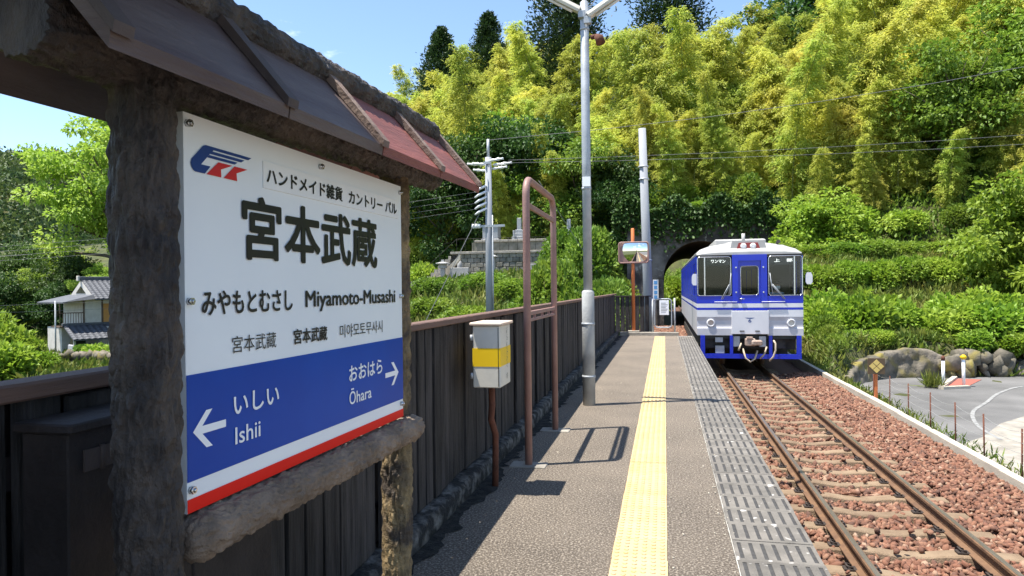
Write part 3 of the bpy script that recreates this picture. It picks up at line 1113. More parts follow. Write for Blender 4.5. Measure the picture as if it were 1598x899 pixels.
# concrete edging of the ballast, cast in lengths
b = MB()
b.box(-0.06, 0.06, 0.006, 1.994, -0.45, 0, 0, 0.008)
so = b.build('edging_block', M['pale_concrete'])
ek_me = so.data
bpy.data.objects.remove(so)
edging = thing('ballast_edging', 'pale concrete edging in long blocks beside the red ballast', 'kerb', (4.22, 0, -0.9))
y = -6.0
while y < 44:
    inst('edging_block', ek_me, edging, (rng.normal(0, 0.006), y, rng.normal(0, 0.006)), (0, 0, rng.normal(0, 0.002)))
    y += 2.0

# ------------------------------------------------------------------ dark board fence along the platform
board_me = []
for k in range(6):
    b = MB()
    w = 0.128 + 0.008 * math.sin(k * 2.1)
    b.box(-0.011, 0.011, -w / 2, w / 2, 0.0, 1.10, 0, 0.003)
    o = b.build('board', M['fence_wood'])
    board_me.append(o.data)
    bpy.data.objects.remove(o)
FX = -1.475
fence = thing('board_fence', 'dark charred wooden board fence with brown cap along the platform', 'fence', (FX, 10, 0))
y = 0.20
while y < 21.2:
    inst('board', random.choice(board_me), fence, (rng.normal(0, 0.006), y - 10, 0.13 + rng.normal(0, 0.006)), (rng.normal(0, 0.003), 0, rng.normal(0, 0.03)))
    y += 0.147
b = MB()
b.box(FX - 0.05, FX + 0.045, 0.1, 21.3, 1.232, 1.275, 0, 0.006)
b.build('cap', M['fence_cap'], fence)
b = MB()
b.box(FX - 0.055, FX - 0.014, 0.1, 21.3, 0.25, 0.33)
b.box(FX - 0.055, FX - 0.014, 0.1, 21.3, 1.02, 1.10)
b.build('back_rail', M['fence_rail_dark'], fence)
# rough kerb under the fence
ys = np.arange(-2, 21.3, 0.045)
b = MB()
rings = []
for y in ys:
    w = 0.085 + 0.008 * mnoise.noise(Vector((y * 3, 0, 0))) + 0.01 * mnoise.noise(Vector((y * 14, 4, 0)))
    h = 0.125 + 0.008 * mnoise.noise(Vector((y * 2.2, 9, 0))) + 0.01 * mnoise.noise(Vector((y * 17, 2, 0)))
    rings.append([(FX - 0.09, y, -0.05), (FX + 0.02 + w, y, -0.05), (FX + 0.02 + w, y, h * 0.78), (FX + 0.012 + w * 0.9, y, h * 0.96), (FX + 0.02, y, h), (FX - 0.09, y, h)])
b.loft(rings, 0, True, True)
b.build('kerb', M['kerb_black'], fence)

b = MB()
b.box(FX - 0.075, FX - 0.057, -0.6, 21.3, 0.1, 1.23)
b.build('gap_light_block', M['fence_rail_dark'], fence)  # added dark sheet, blocks sun slits and views through the board gaps

# the fence's return across the platform end
fence2 = thing('end_board_fence', 'short dark board fence across the platform end behind the orange post', 'fence', (-0.9, 21.62, 0))
x = -1.42
while x < -0.42:
    inst('board', random.choice(board_me), fence2, (x + 0.9, rng.normal(0, 0.004), 0.08), (0, 0, math.pi / 2 + rng.normal(0, 0.02)))
    x += 0.148
b = MB()
b.box(-1.52, -0.40, 21.575, 21.665, 1.172, 1.205, 0, 0.005)
b.build('cap', M['fence_rail_dark'], fence2)

# dark cupboard against the fence beside the sign, with a steel hinge
cup = thing('storage_cupboard', 'low dark wooden cupboard against the fence beside the name sign post', 'cupboard', (-1.36, 1.7, 0))
b = MB()
b.box(-1.425, -1.30, 1.29, 1.70, 0.0, 1.165, 0, 0.004)
b.build('side_panel', M['fence_rail_dark'], cup)
b = MB()
b.box(-1.425, -1.30, 1.704, 2.1, 0.0, 1.165, 0, 0.004)
b.build('door', M['fence_rail_dark'], cup)
b = MB()
b.box(-1.43, -1.27, 1.27, 2.12, 1.168, 1.19, 0, 0.004)
b.build('lid', M['fence_rail_dark'], cup)
b = MB()
b.box(-1.299, -1.294, 1.33, 1.375, 1.07, 1.12)
b.box(-1.299, -1.294, 1.385, 1.43, 1.07, 1.12)
b.tube([(-1.294, 1.38, 1.066), (-1.294, 1.38, 1.124)], 0.006, 8)
b.build('hinge', M['dark_batten'], cup)

# station shelter beside the sign; its roof shades the sign's near end
shel = thing('platform_shelter', 'timber platform shelter roof on posts next to the name sign', 'shelter', (-1.6, -0.3, 0))
b = MB()
b.prism([(-2.3, 2.74), (-0.55, 2.60), (-0.55, 2.66), (-2.3, 2.80)], 'y', -2.6, 1.86)
b.build('roof', M['fence_rail_dark'], shel)
for yy in (-2.2, 0.7):
    b = MB()
    b.box(-1.66, -1.56, yy - 0.05, yy + 0.05, -0.05, 2.68, 0, 0.005)
    b.build('post', M['fence_rail_dark'], shel)
b = MB()
b.box(-2.2, -0.6, -2.24, -2.16, 2.5, 2.59)
b.box(-2.2, -0.6, 0.66, 0.74, 2.5, 2.59)
b.build('beam', M['fence_rail_dark'], shel)

# ------------------------------------------------------------------ the station name sign
ang = math.radians(1.9)
EX = Vector((math.sin(ang), math.cos(ang), 0))       # along the board
EN = Vector((math.cos(ang), -math.sin(ang), 0))      # towards the platform
EZ = Vector((0, 0, 1))
B0 = Vector((-1.040, 1.344, 0))                      # foot of the board's near edge
BW, BT, BB = 1.198, 1.880, 0.985
BH = BT - BB
sign = thing('station_name_sign', 'roofed station name sign on two bark-textured posts with white, blue and red board', 'sign', B0 + EX * 0.6)


def SP(s, n, z):
    return B0 + EX * s + EN * n + EZ * z


def sbox(b, s0, s1, n0, n1, z0, z1, mi=0):
    vs = [SP(s, n, z) for z in (z0, z1) for n in (n0, n1) for s in (s0, s1)]
    return b.add(vs, [(0, 2, 3, 1), (4, 5, 7, 6), (0, 1, 5, 4), (2, 6, 7, 3), (0, 4, 6, 2), (1, 3, 7, 5)], mi)


bark_log(SP(-0.075, -0.028, -0.05), SP(-0.088, -0.028, 2.02), 0.064, 0.067, seed=1.7).build('post', M['bark'], sign)
bark_log(SP(1.265, -0.06, -0.05), SP(1.275, -0.06, 2.03), 0.060, 0.058, n=72, seed=5.1).build('post', M['bark_sunlit'], sign)  # sunlit look of this post put into a lighter, yellower bark colour
bark_log(SP(-0.02, 0.0, 0.925), SP(1.335, 0.0, 0.925), 0.056, 0.052, n=80, seed=8.3, ka=3.2, kl=34.0, round_end=True).build('lower_rail', M['bark_rail'], sign)
bark_log(SP(-0.36, -0.035, 1.955), SP(1.62, -0.035, 1.985), 0.068, 0.062, n=72, step=0.011, seed=3.3, kl=30.0).build('upper_beam', M['bark'], sign)
b = MB()
sbox(b, 0, BW, -0.03, 0.0, BB, BT)
board = b.build('board', M['sign_white'], sign)


def strip(name, b0, b1, mat, n=0.0015, a0=0.0, a1=1.0):
    b = MB()
    z0, z1 = BT - b1 * BH, BT - b0 * BH
    b.add([SP(a0 * BW, n, z0), SP(a1 * BW, n, z0), SP(a1 * BW, n, z1), SP(a0 * BW, n, z1)], [(0, 1, 2, 3)])
    return b.build(name, mat, board)


strip('blue_band', 0.656, 0.923, M['sign_blue'])
strip('red_band', 0.966, 1.0, M['sign_red'])
b = MB()
sbox(b, 0.245 * BW, 0.972 * BW, 0.0005, 0.0035, BT - 0.1445 * BH, BT - 0.065 * BH)
b.build('sticker', M['sticker'], board)


def poly_print(name, pts, mat, n=0.002, parent=None):
    b = MB()
    b.add([SP(a * BW, n, BT - v * BH) for a, v in pts], [tuple(range(len(pts)))])
    return b.build(name, mat, parent or board)


# blue and red emblem
b = MB()
def q(pts):
    b.add([SP(a * BW, 0.002, BT - v * BH) for a, v in pts], [tuple(range(len(pts)))])
q([(0.060, 0.068), (0.204, 0.068), (0.193, 0.076), (0.082, 0.076), (0.0795, 0.080), (0.0715, 0.088), (0.0695, 0.091), (0.063, 0.099), (0.046, 0.121), (0.020, 0.112), (0.026, 0.105), (0.052, 0.072)])
q([(0.0795, 0.080), (0.180, 0.080), (0.169, 0.088), (0.0715, 0.088)])
q([(0.0695, 0.0915), (0.157, 0.0915), (0.147, 0.099), (0.063, 0.099)])
q([(0.020, 0.112), (0.046, 0.121), (0.073, 0.121), (0.056, 0.143), (0.029, 0.143), (0.024, 0.140), (0.0195, 0.133), (0.017, 0.124)])
b.build('emblem', M['logo_blue'], board)
poly_print('emblem_red', [(0.097, 0.104), (0.140, 0.104), (0.104, 0.122), (0.105, 0.143), (0.061, 0.143)], M['logo_red'])
poly_print('emblem_red', [(0.147, 0.104), (0.190, 0.104), (0.153, 0.122), (0.155, 0.143), (0.112, 0.143)], M['logo_red'])


def sign_text(s, a0, a1, b0, b1, mat, bold=0.0, n=0.0028):
    return lettering('lettering', s, mat, board, SP(0, n, 0), tuple(EX), (0, 0, 1), (a0 * BW, a1 * BW, BT - b1 * BH, BT - b0 * BH), bold)


sign_text('ハンドメイド雑貨', 0.256, 0.600, 0.081, 0.129, M['ink'], 0.03, 0.0045)
sign_text('カントリー', 0.637, 0.851, 0.084, 0.128, M['ink'], 0.03, 0.0045)
sign_text('パル', 0.873, 0.957, 0.083, 0.127, M['ink'], 0.03, 0.0045)
sign_text('宮本武蔵', 0.172, 0.812, 0.178, 0.358, M['ink'], 0.028)
sign_text('みやもとむさし', 0.044, 0.355, 0.446, 0.509, M['ink'], 0.022)
sign_text('Miyamoto-Musashi', 0.414, 0.942, 0.450, 0.518, M['ink'], 0.02)
sign_text('宮本武藏', 0.133, 0.288, 0.571, 0.618, M['ink'], 0.0)
sign_text('宮本武藏', 0.360, 0.514, 0.571, 0.618, M['ink'], 0.022)
sign_text('미야모토무사시', 0.583, 0.847, 0.572, 0.620, M['ink'], 0.0)
sign_text('いしい', 0.136, 0.295, 0.733, 0.788, M['white_ink'], 0.022)
sign_text('Ishii', 0.139, 0.224, 0.822, 0.868, M['white_ink'], 0.012)
sign_text('おおはら', 0.631, 0.840, 0.728, 0.784, M['white_ink'], 0.022)
sign_text('Ōhara', 0.631, 0.765, 0.812, 0.869, M['white_ink'], 0.012)


def arrow(a_tip, a_head, a_tail, c, hh, th, wn):
    b = MB()
    for pts in ([(a_tip, c), (a_head, c - hh), (a_head + wn, c - hh), (a_tip + wn, c)], [(a_tip, c), (a_tip + wn, c), (a_head + wn, c + hh), (a_head, c + hh)],
                [(a_tip + wn * 0.6, c - th), (a_tail, c - th), (a_tail, c + th), (a_tip + wn * 0.6, c + th)]):
        n_ = 0.0028 if pts[2][0] != a_tail and pts[1][0] != a_tail else 0.0030
        b.add([SP(a * BW, n_, BT - v * BH) for a, v in pts], [(0, 1, 2, 3)])
    b.build('arrow', M['white_ink'], board)


arrow(0.015, 0.052, 0.110, 0.801, 0.048, 0.010, 0.018)
arrow(0.962, 0.925, 0.863, 0.801, 0.048, 0.010, -0.018)
for a, v in ((0.006, 0.027), (0.487, 0.028), (0.984, 0.029), (0.006, 0.472), (0.982, 0.477), (0.006, 0.943), (0.980, 0.941)):
    b = MB()
    c = SP(a * BW + 0.004, 0, BT - v * BH)
    b.tube([c, c + EN * 0.012], 0.009, 6)
    b.tube([c + EN * 0.012, c + EN * 0.016], [0.006, 0.003], 6)
    b.build('screw', M['chrome'], board)

# little gabled roof: boards, battens, ridge log
RS0, RS1, RIDGE, EAVE = -0.385, 1.665, 2.155, 1.925
def rise_(s):
    return 0.030 * (s - RS0) / (RS1 - RS0) - 0.018


for side in (1, -1):
    edges = [RS0, 0.14, 0.655, 1.165, RS1]
    for i in range(4):
        b = MB()
        s0, s1 = edges[i] + 0.003, edges[i + 1] - 0.003
        nr, ne = side * 0.012 - 0.035, side * 0.215 - 0.035
        th = 0.030
        vs = []
        for s in (s0, s1):
            for (n_, z) in ((nr, RIDGE), (ne, EAVE), (ne - side * 0.004, EAVE - th), (nr, RIDGE - th * 1.2)):
                vs.append(SP(s, n_, z + rise_(s)))
        b.add(vs, [(0, 1, 2, 3), (7, 6, 5, 4), (0, 4, 5, 1), (1, 5, 6, 2), (2, 6, 7, 3), (3, 7, 4, 0)])
        b.build('roof_board', M['red_panel'] if i > 1 else M['grey_brown_panel'], sign)  # the two near boards take a darker grey-brown tone
    for i, s in enumerate(edges):
        b = MB()
        hw = 0.022
        s_c = s + (hw if i == 0 else (-hw if i == 4 else 0))
        vs = []
        for ss in (s_c - hw, s_c + hw):
            for (n_, z) in ((side * 0.03 - 0.035, RIDGE + 0.018), (side * 0.226 - 0.035, EAVE + 0.014), (side * 0.222 - 0.035, EAVE - 0.006), (side * 0.03 - 0.035, RIDGE - 0.016)):
                vs.append(SP(ss, n_, z + rise_(ss)))
        b.add(vs, [(0, 1, 2, 3), (7, 6, 5, 4), (0, 4, 5, 1), (1, 5, 6, 2), (2, 6, 7, 3), (3, 7, 4, 0)])
        b.build('batten', M['batten'] if i > 1 else M['dark_batten'], sign)
bark_log(SP(RS0 - 0.01, -0.035, RIDGE + 0.012 - 0.018), SP(RS1 - 0.05, -0.035, RIDGE + 0.024), 0.052, 0.050, n=60, step=0.012, seed=11.0, kl=26.0).build('ridge_log', M['bark'], sign)

# ------------------------------------------------------------------ platform furniture
# cream box with a yellow band on a rusty pipe
bx = thing('cream_box', 'cream metal box with yellow band on a rusty pipe beside the fence', 'box', (-1.25, 5.02, 0))
b = MB()
b.box(-1.335, -1.135, 4.74, 5.06, 0.775, 1.215, 0, 0.006)
body = b.build('body', M['box_cream'], bx)
b = MB()
b.box(-1.337, -1.133, 4.738, 5.062, 0.925, 1.055)
b.build('yellow_band', M['yellow'], body)
b = MB()
b.box(-1.150, -1.1465, 4.7368, 4.7395, 0.785, 1.20)
b.build('door_gap', M['ink'], body)
b = MB()
b.box(-1.352, -1.115, 4.715, 5.085, 1.217, 1.238, 0, 0.005)
b.build('lid', M['box_lid'], bx)
for z in (0.86, 1.13):
    b = MB()
    b.tube([(-1.345, 4.742, z - 0.02), (-1.345, 4.742, z + 0.02)], 0.010, 8)
    b.build('hinge', M['steel'], bx)
b = MB()
b.tube([(-1.24, 4.90, 0.775), (-1.24, 4.91, 0.62), (-1.255, 4.93, 0.52), (-1.235, 4.98, 0.40), (-1.245, 5.02, 0.28), (-1.25, 5.02, -0.02)], 0.024, 10)
b.build('pipe', M['rust'], bx)
b = MB()
r_ = random.Random(5)
for z0, z1 in ((1.10, 1.19), (0.90, 1.085), (0.82, 0.85)):
    z = z0
    while z < z1:
        for _ in range(2):
            yc, ww, hh = 4.93 + r_.uniform(0, 0.03), r_.uniform(0.003, 0.012), r_.uniform(0.002, 0.008)
            b.add([(-1.1322, yc - ww, z), (-1.1322, yc + ww, z), (-1.1322, yc + ww, z + hh), (-1.1322, yc - ww, z + hh)], [(0, 1, 2, 3)])
            z += r_.uniform(0.004, 0.009)
b.build('faded_print', M['faded_ink'], body)

# brown pipe frame (empty notice frame)
fr = thing('notice_stand', 'tall empty brown pipe notice stand with crossbars standing on the platform', 'notice stand', (-1.12, 6.36, 0))
FA, FB, FZ = 5.66, 7.10, 2.395
pts = [(-1.12, FA, -0.02), (-1.12, FA, FZ - 0.14)]
for k in range(1, 7):
    t = k / 6 * math.pi / 2
    pts.append((-1.12, FA + 0.14 * (1 - math.cos(t)), FZ - 0.14 + 0.14 * math.sin(t)))
for k in range(0, 7):
    t = k / 6 * math.pi / 2
    pts.append((-1.12, FB - 0.14 * (1 - math.sin(t)), FZ - 0.14 + 0.14 * math.cos(t)))
pts.append((-1.12, FB, -0.02))
b = MB()
b.tube(pts, 0.031, 14)
b.build('hoop', M['pipe_brown'], fr)
for z, h in ((2.175, 0.045), (1.265, 0.035), (1.205, 0.022)):
    b = MB()
    b.box(-1.135, -1.105, FA + 0.025, FB - 0.025, z - h / 2, z + h / 2, 0, 0.004)
    b.build('crossbar', M['pipe_brown'], fr)
for z in (1.236,):
    for yy in (6.0, 6.38, 6.76):
        b = MB()
        b.box(-1.13, -1.11, yy - 0.012, yy + 0.012, 1.215, 1.249)
        b.build('spacer', M['pipe_brown'], fr)
for yy in (FA, FB):
    b = MB()
    b.box(-1.27, -0.97, yy - 0.09, yy + 0.09, -0.05, 0.010, 0, 0.004)
    b.build('footing', M['concrete'], fr)

# lamp post with two fluorescent arms
lp = thing('lamp_post', 'tall galvanised lamp post with two white tube lamps in a V', 'lamp post', (-0.94, 8.70, 0))
b = MB()
b.tube([(-0.94, 8.70, -0.02), (-0.94, 8.70, 1.42), (-0.94, 8.70, 1.44)], [0.079, 0.078, 0.062], 20)
b.build('sleeve', M['pole_base'], lp)
b = MB()
b.tube([(-0.94, 8.70, 1.40), (-0.945, 8.70, 3.2), (-0.95, 8.70, 5.06), (-0.95, 8.70, 5.075)], [0.056, 0.055, 0.052, 0.035], 18)
pole = b.build('pole', M['steel'], lp)
for z, r in ((0.36, 0.084), (1.02, 0.084), (2.72, 0.060), (4.72, 0.059), (4.86, 0.059)):
    b = MB()
    b.tube([(-0.94 - 0.0018 * z, 8.70, z - 0.015), (-0.94 - 0.0018 * z, 8.70, z + 0.015)], r, 18)
    b.build('clamp_band', M['steel'], lp)
b = MB()
b.box(-0.99, -0.89, 8.636, 8.640, 2.74, 2.86)
b.build('number_plate', M['white_ink'], lp)
for s in (-1, 1):
    z0 = 4.84 if s > 0 else 4.92
    p0 = Vector((-0.95 + s * 0.07, 8.66, z0))
    p1 = Vector((-0.95 + s * 1.0, 8.66, z0 + 0.56))
    d = (p1 - p0).normalized()
    up = Vector((-d.z * s, 0, abs(d.x))).normalized()
    b = MB()
    rr = []
    for p in (p0, p1):
        rr.append([p + Vector((0, yy, 0)) + up * zz for yy, zz in ((-0.05, 0.0), (0.05, 0.0), (0.06, 0.03), (0.05, 0.07), (-0.05, 0.07), (-0.06, 0.03))])
    b.loft(rr)
    hd = b.build('lamp_housing', M['box_cream'], lp)
    b = MB()
    b.tube([p0 + d * 0.08 - up * 0.018, p1 - d * 0.06 - up * 0.018], 0.017, 10)
    b.build('tube', M['insulator'], hd)
    b = MB()
    b.box(min(-0.95, p0.x), max(-0.95, p0.x) + 0.02, 8.62, 8.70, z0 - 0.07, z0 + 0.02, 0, 0.004)
    b.build('bracket', M['steel'], lp)
b = MB()
b.tube([(-0.86, 8.66, 4.60), (-0.80, 8.64, 4.60)], 0.03, 10)
b.tube([(-0.80, 8.64, 4.60), (-0.76, 8.62, 4.57), (-0.74, 8.61, 4.50)], [0.035, 0.055, 0.06], 12)
b.build('horn_speaker', M['rust'], lp)

# orange post with the rectangular convex mirror
mp_ = thing('mirror_post', 'orange steel post carrying the mirror at the platform end', 'post', (-0.93, 21.36, 0.1))
b = MB()
b.tube([(-0.93, 21.36, 0.08), (-0.93, 21.36, 3.24), (-0.93, 21.36, 3.26)], [0.052, 0.052, 0.03], 16)
b.build('pole', M['orange'], mp_)
b = MB()
b.box(-1.10, -0.76, 21.27, 21.45, 0.09, 0.15, 0, 0.01)
b.build('foot', M['pale_concrete'], mp_)
mr = thing('convex_mirror', 'rectangular convex traffic mirror with brown rim on the orange post', 'mirror', (-0.905, 21.25, 2.5))
MXC, MZC, MW, MH = -0.905, 2.515, 0.44, 0.31
n1, n2 = 24, 18
V, F = [], []
tilt = math.radians(4)
yawm = math.radians(-4)
for j in range(n2 + 1):
    for i in range(n1 + 1):
        u, v = -1 + 2 * i / n1, -1 + 2 * j / n2
        x, z = u * MW * 0.94, v * MH * 0.93
        yb = (x * x + z * z) * 0.42
        V.append((x, -0.05 + yb + z * math.sin(tilt) * -1 + x * math.sin(yawm), z))
F = [(j * (n1 + 1) + i, j * (n1 + 1) + i + 1, (j + 1) * (n1 + 1) + i + 1, (j + 1) * (n1 + 1) + i) for j in range(n2) for i in range(n1)]
inst('mirror_glass', mesh_np('mirror_glass', V, F, M['mirror'], smooth=True), mr, (0, 0.02, 0.015))
pts = []
for k in range(4):
    cxx, czz = (1, 1, -1, -1)[k] * (MW - 0.07), (-1, 1, 1, -1)[k] * (MH - 0.07)
    for t in range(5):
        th = -math.pi / 2 + k * math.pi / 2 + t / 4 * math.pi / 2
        pts.append((MXC + cxx + 0.07 * math.cos(th), 21.25, MZC + czz + 0.07 * math.sin(th)))
pts.append(pts[0])
b = MB()
b.tube(pts, 0.022, 8)
b.build('rim', M['pipe_brown'], mr)
b = MB()
b.box(MXC - MW + 0.02, MXC + MW - 0.02, 21.285, 21.31, MZC - MH + 0.02, MZC + MH - 0.02, 0, 0.01)
b.build('back_shell', M['pipe_brown'], mr)

# tubular gate at the platform end with a notice
gt = thing('pipe_gate', 'small galvanised tubular gate with notice at the platform end', 'gate', (0.0, 21.4, 0.1))
def rrect(x0, x1, z0, z1, y, r, k=5):
    out = []
    for c, (sx, sz) in enumerate(((1, -1), (1, 1), (-1, 1), (-1, -1))):
        cx2 = (x1 - r) if sx > 0 else (x0 + r)
        cz2 = (z1 - r) if sz > 0 else (z0 + r)
        for t in range(k):
            th = -math.pi / 2 + c * math.pi / 2 + t / (k - 1) * math.pi / 2
            out.append((cx2 + r * math.cos(th), y, cz2 + r * math.sin(th)))
    return out
pp = rrect(-0.30, 0.20, 0.24, 1.10, 21.4, 0.09)
b = MB()
b.tube(pp + [pp[0], pp[1]], 0.020, 8)
b.build('hoop', M['steel'], gt)
for x in (-0.36, 0.29):
    b = MB()
    b.tube([(x, 21.4, 0.08), (x, 21.4, 1.12)], 0.027, 10)
    b.build('post', M['steel'], gt)
nb = thing('notice_plate', 'white notice plate wired to the tubular gate', 'notice', (0.0, 21.35, 0.6))
b = MB()
b.box(-0.155, 0.12, 21.355, 21.366, 0.62, 1.06, 0, 0.003)
b.build('plate', M['white_ink'], nb)
b = MB()
for i in range(7):
    b.box(-0.11, 0.03 + 0.05 * ((i * 7) % 3) / 2, 21.3525, 21.354, 0.70 + i * 0.045, 0.712 + i * 0.045)
b.build('fine_print', M['faded_ink'], nb)

# ------------------------------------------------------------------ the railcar
TY = 19.9
train = thing('railcar', 'blue and white diesel railcar on the track beside the platform end', 'train', (TX, TY + 9, TZ))
HW = 1.385


def tb(name, mat, x0, x1, y0, y1, z0, z1, parent=None, bev=0.0):
    b = MB()
    b.box(TX + x0, TX + x1, TY + y0, TY + y1, z0, z1, 0, bev)
    return b.build(name, mat, parent or train)


# roof: rounded shoulders, front edge sloping back
def roof_sec(k, dz):
    pts = []
    for (x, z) in ((-1.0, 0.0), (-0.985, 0.10), (-0.90, 0.20), (-0.72, 0.29), (-0.40, 0.36), (0, 0.385), (0.40, 0.36), (0.72, 0.29), (0.90, 0.20), (0.985, 0.10), (1.0, 0.0)):
        pts.append((x * HW * k, z * dz))
    return pts


b = MB()
rings = []
for (y, k, dz, zo) in ((0.0, 0.985, 0.20, 2.325), (0.05, 1.0, 0.42, 2.325), (0.30, 1.0, 0.80, 2.325), (0.75, 1.0, 1.0, 2.325), (1.2, 1.0, 1.04, 2.325), (18.0, 1.0, 1.04, 2.325)):
    rings.append([(TX + x, TY + y, zo + z) for x, z in roof_sec(k, dz)])
b.loft(rings, 0, True, True)
roof = b.build('roof', M['train_roof'], train)
# head lamp housing on the roof brow
b = MB()
b.loft([[(TX + x, TY + y, z) for x, z in ((-0.50, 2.42), (0.50, 2.42), (0.42, 2.71), (-0.42, 2.71))] for y in (0.10, 0.11)] +
       [[(TX + x, TY + 1.6, z) for x, z in ((-0.52, 2.60), (0.52, 2.60), (0.45, 2.76), (-0.45, 2.76))]])
lh = b.build('lamp_housing', M['train_roof'], roof)
b = MB()
b.prism([(TX - 0.32, 2.47), (TX + 0.32, 2.47), (TX + 0.25, 2.66), (TX - 0.25, 2.66)], 'y', TY + 0.085, TY + 0.098)
b.build('lamp_panel', M['lamp_red'], roof)
for s in (-1, 1):
    b = MB()
    rr = []
    for (y, r) in ((0.083, 0.085), (0.065, 0.075), (0.055, 0.045)):
        rr.append([(TX + s * 0.125 + r * math.cos(k * math.pi / 6), TY + y, 2.565 + r * math.sin(k * math.pi / 6)) for k in range(12)])
    b.loft(rr, 0, True, True)
    b.build('roof_lamp', M['insulator'], roof)
tb('roof_box', M['train_roof'], -0.75, 0.75, 2.2, 5.0, 2.70, 2.90, roof, 0.04)
tb('roof_box', M['train_roof'], -0.75, 0.75, 8.2, 11.0, 2.70, 2.90, roof, 0.04)
b = MB()
b.tube([(TX + 0.0, TY + 1.3, 2.70), (TX + 0.0, TY + 1.3, 3.0)], 0.05, 10)
b.build('exhaust', M['train_roof'], roof)
for s in (-1, 1):
    b = MB()
    b.tube([(TX + s * 1.36, TY + 0.4, 2.40), (TX + s * 1.36, TY + 17.8, 2.40)], 0.025, 6)
    b.build('gutter', M['train_roof'], roof)
b = MB()
b.tube([(TX + 0.86, TY + 0.9, 2.66), (TX + 0.86, TY + 0.6, 2.70)], [0.03, 0.06], 10)
b.build('horn', M['under'], roof)

# side walls in bands with window openings
for s in (-1, 1):
    x0, x1 = (HW - 0.05, HW) if s > 0 else (-HW, -HW + 0.05)
    sw = tb('side_wall', M['train_grey'], x0, x1, 0.06, 18.0, 0.114, 0.815)
    tb('stripe', M['train_blue'], x0 - 0.001, x1 + 0.001, 0.06, 18.0, 0.815, 0.876, sw)
    tb('stripe', M['train_white'], x0, x1, 0.06, 18.0, 0.876, 0.99, sw)
    tb('lower_window_panel', M['train_blue'], x0, x1, 0.06, 18.0, 0.99, 1.20, sw)
    tb('upper_window_panel', M['train_blue'], x0, x1, 0.06, 18.0, 2.14, 2.325, sw)
    ys_ = [0.06, 0.34, 0.75, 1.30, 2.25, 3.3, 3.55, 5.2, 5.4, 7.05, 7.25, 8.9, 9.1, 10.75, 10.95, 12.6, 12.8, 14.4, 15.2, 16.3, 17.2, 18.0]
    for i in range(0, len(ys_) - 1):
        if i % 2 == 1 or ys_[i + 1] - ys_[i] < 0.3:
            if ys_[i + 1] - ys_[i] < 0.6 and i % 2 == 0:
                tb('window_post', M['train_blue'], x0, x1, ys_[i], ys_[i + 1], 1.20, 2.14, sw)
                continue
            xg = (x0 + x1) / 2
            tb('side_window', M['dark_glass'], xg - 0.006, xg + 0.006, ys_[i], ys_[i + 1], 1.20, 2.14, sw)
        else:
            tb('window_post', M['train_blue'], x0, x1, ys_[i], ys_[i + 1], 1.20, 2.14, sw)
# dark pink poster strips behind the side windows are left to the interior
# floor, ceiling, cab partition
tb('floor', M['cab'], -HW + 0.06, HW - 0.06, 0.07, 17.9, 0.02, 0.112)
tb('cab_partition', M['cab'], -HW + 0.06, -0.40, 1.75, 1.80, 0.12, 2.32)
tb('cab_partition', M['cab'], 0.45, HW - 0.06, 1.75, 1.80, 0.12, 2.32)
tb('rear_wall', M['train_white'], -HW, HW, 17.95, 18.02, 0.114, 2.325)
for s in (-1, 1):
    for k in range(6):
        tb('seat', M['navy'], *((0.55, 1.25) if s > 0 else (-1.25, -0.55)), 3.4 + 2.0 * k, 3.9 + 2.0 * k, 0.12, 1.15, None, 0.03)
tb('cab_desk', M['black'], 0.52, 1.26, 0.12, 0.36, 0.70, 1.25, None, 0.03)

# front
def panel(name, mat, x0, x1, z0, z1, y0=0.0, y1=0.06, parent=None, bev=0.0):
    return tb(name, mat, x0, x1, y0, y1, z0, z1, parent, bev)


CL, CR = -0.44, 0.47           # the gangway column
lo = panel('front_panel', M['train_grey'], -HW, CL - 0.002, 0.114, 0.30)
panel('front_panel', M['train_grey'], CR + 0.002, HW, 0.114, 0.30)
for (x0, x1, hx) in ((-HW, CL - 0.002, -1.02), (CR + 0.002, HW, 1.08)):
    # sloping recess round the head lamp
    b = MB()
    zt, zb = 0.62, 0.302
    b.prism([(TY + 0.0, zt), (TY + 0.06, zt), (TY + 0.06, zb), (TY + 0.0, zb), (TY + 0.028, zb + 0.05), (TY + 0.028, zt - 0.10)], 'x', TX + x0, TX + x1)
    rec = b.build('lamp_recess', M['train_grey'], train)
    b = MB()
    rr = []
    for (y, r) in ((0.06, 0.125), (-0.015, 0.105), (-0.03, 0.10), (-0.03, 0.078), (0.02, 0.072)):
        rr.append([(TX + hx + r * math.cos(k * math.pi / 10), TY + y, 0.455 + r * math.sin(k * math.pi / 10)) for k in range(20)])
    b.loft(rr, 0, False, True)
    hl = b.build('headlight', M['train_white'], train)
    b = MB()
    b.tube([(TX + hx, TY + 0.022, 0.455), (TX + hx, TY + 0.012, 0.455)], 0.075, 16)
    b.build('lens', M['lens'], hl)
    fp = panel('front_panel', M['train_white'], x0, x1, 0.622, 0.813)
    panel('stripe', M['train_blue'], x0, x1, 0.815, 0.876, -0.001, 0.06, fp)
    panel('stripe', M['train_white'], x0, x1, 0.878, 0.99, 0, 0.06, fp)
    panel('window_sill_panel', M['train_blue'], x0, x1, 0.992, 1.195, 0, 0.06, fp)
    panel('window_head_panel', M['black'], x0, x1, 2.285, 2.33, 0, 0.06, fp)

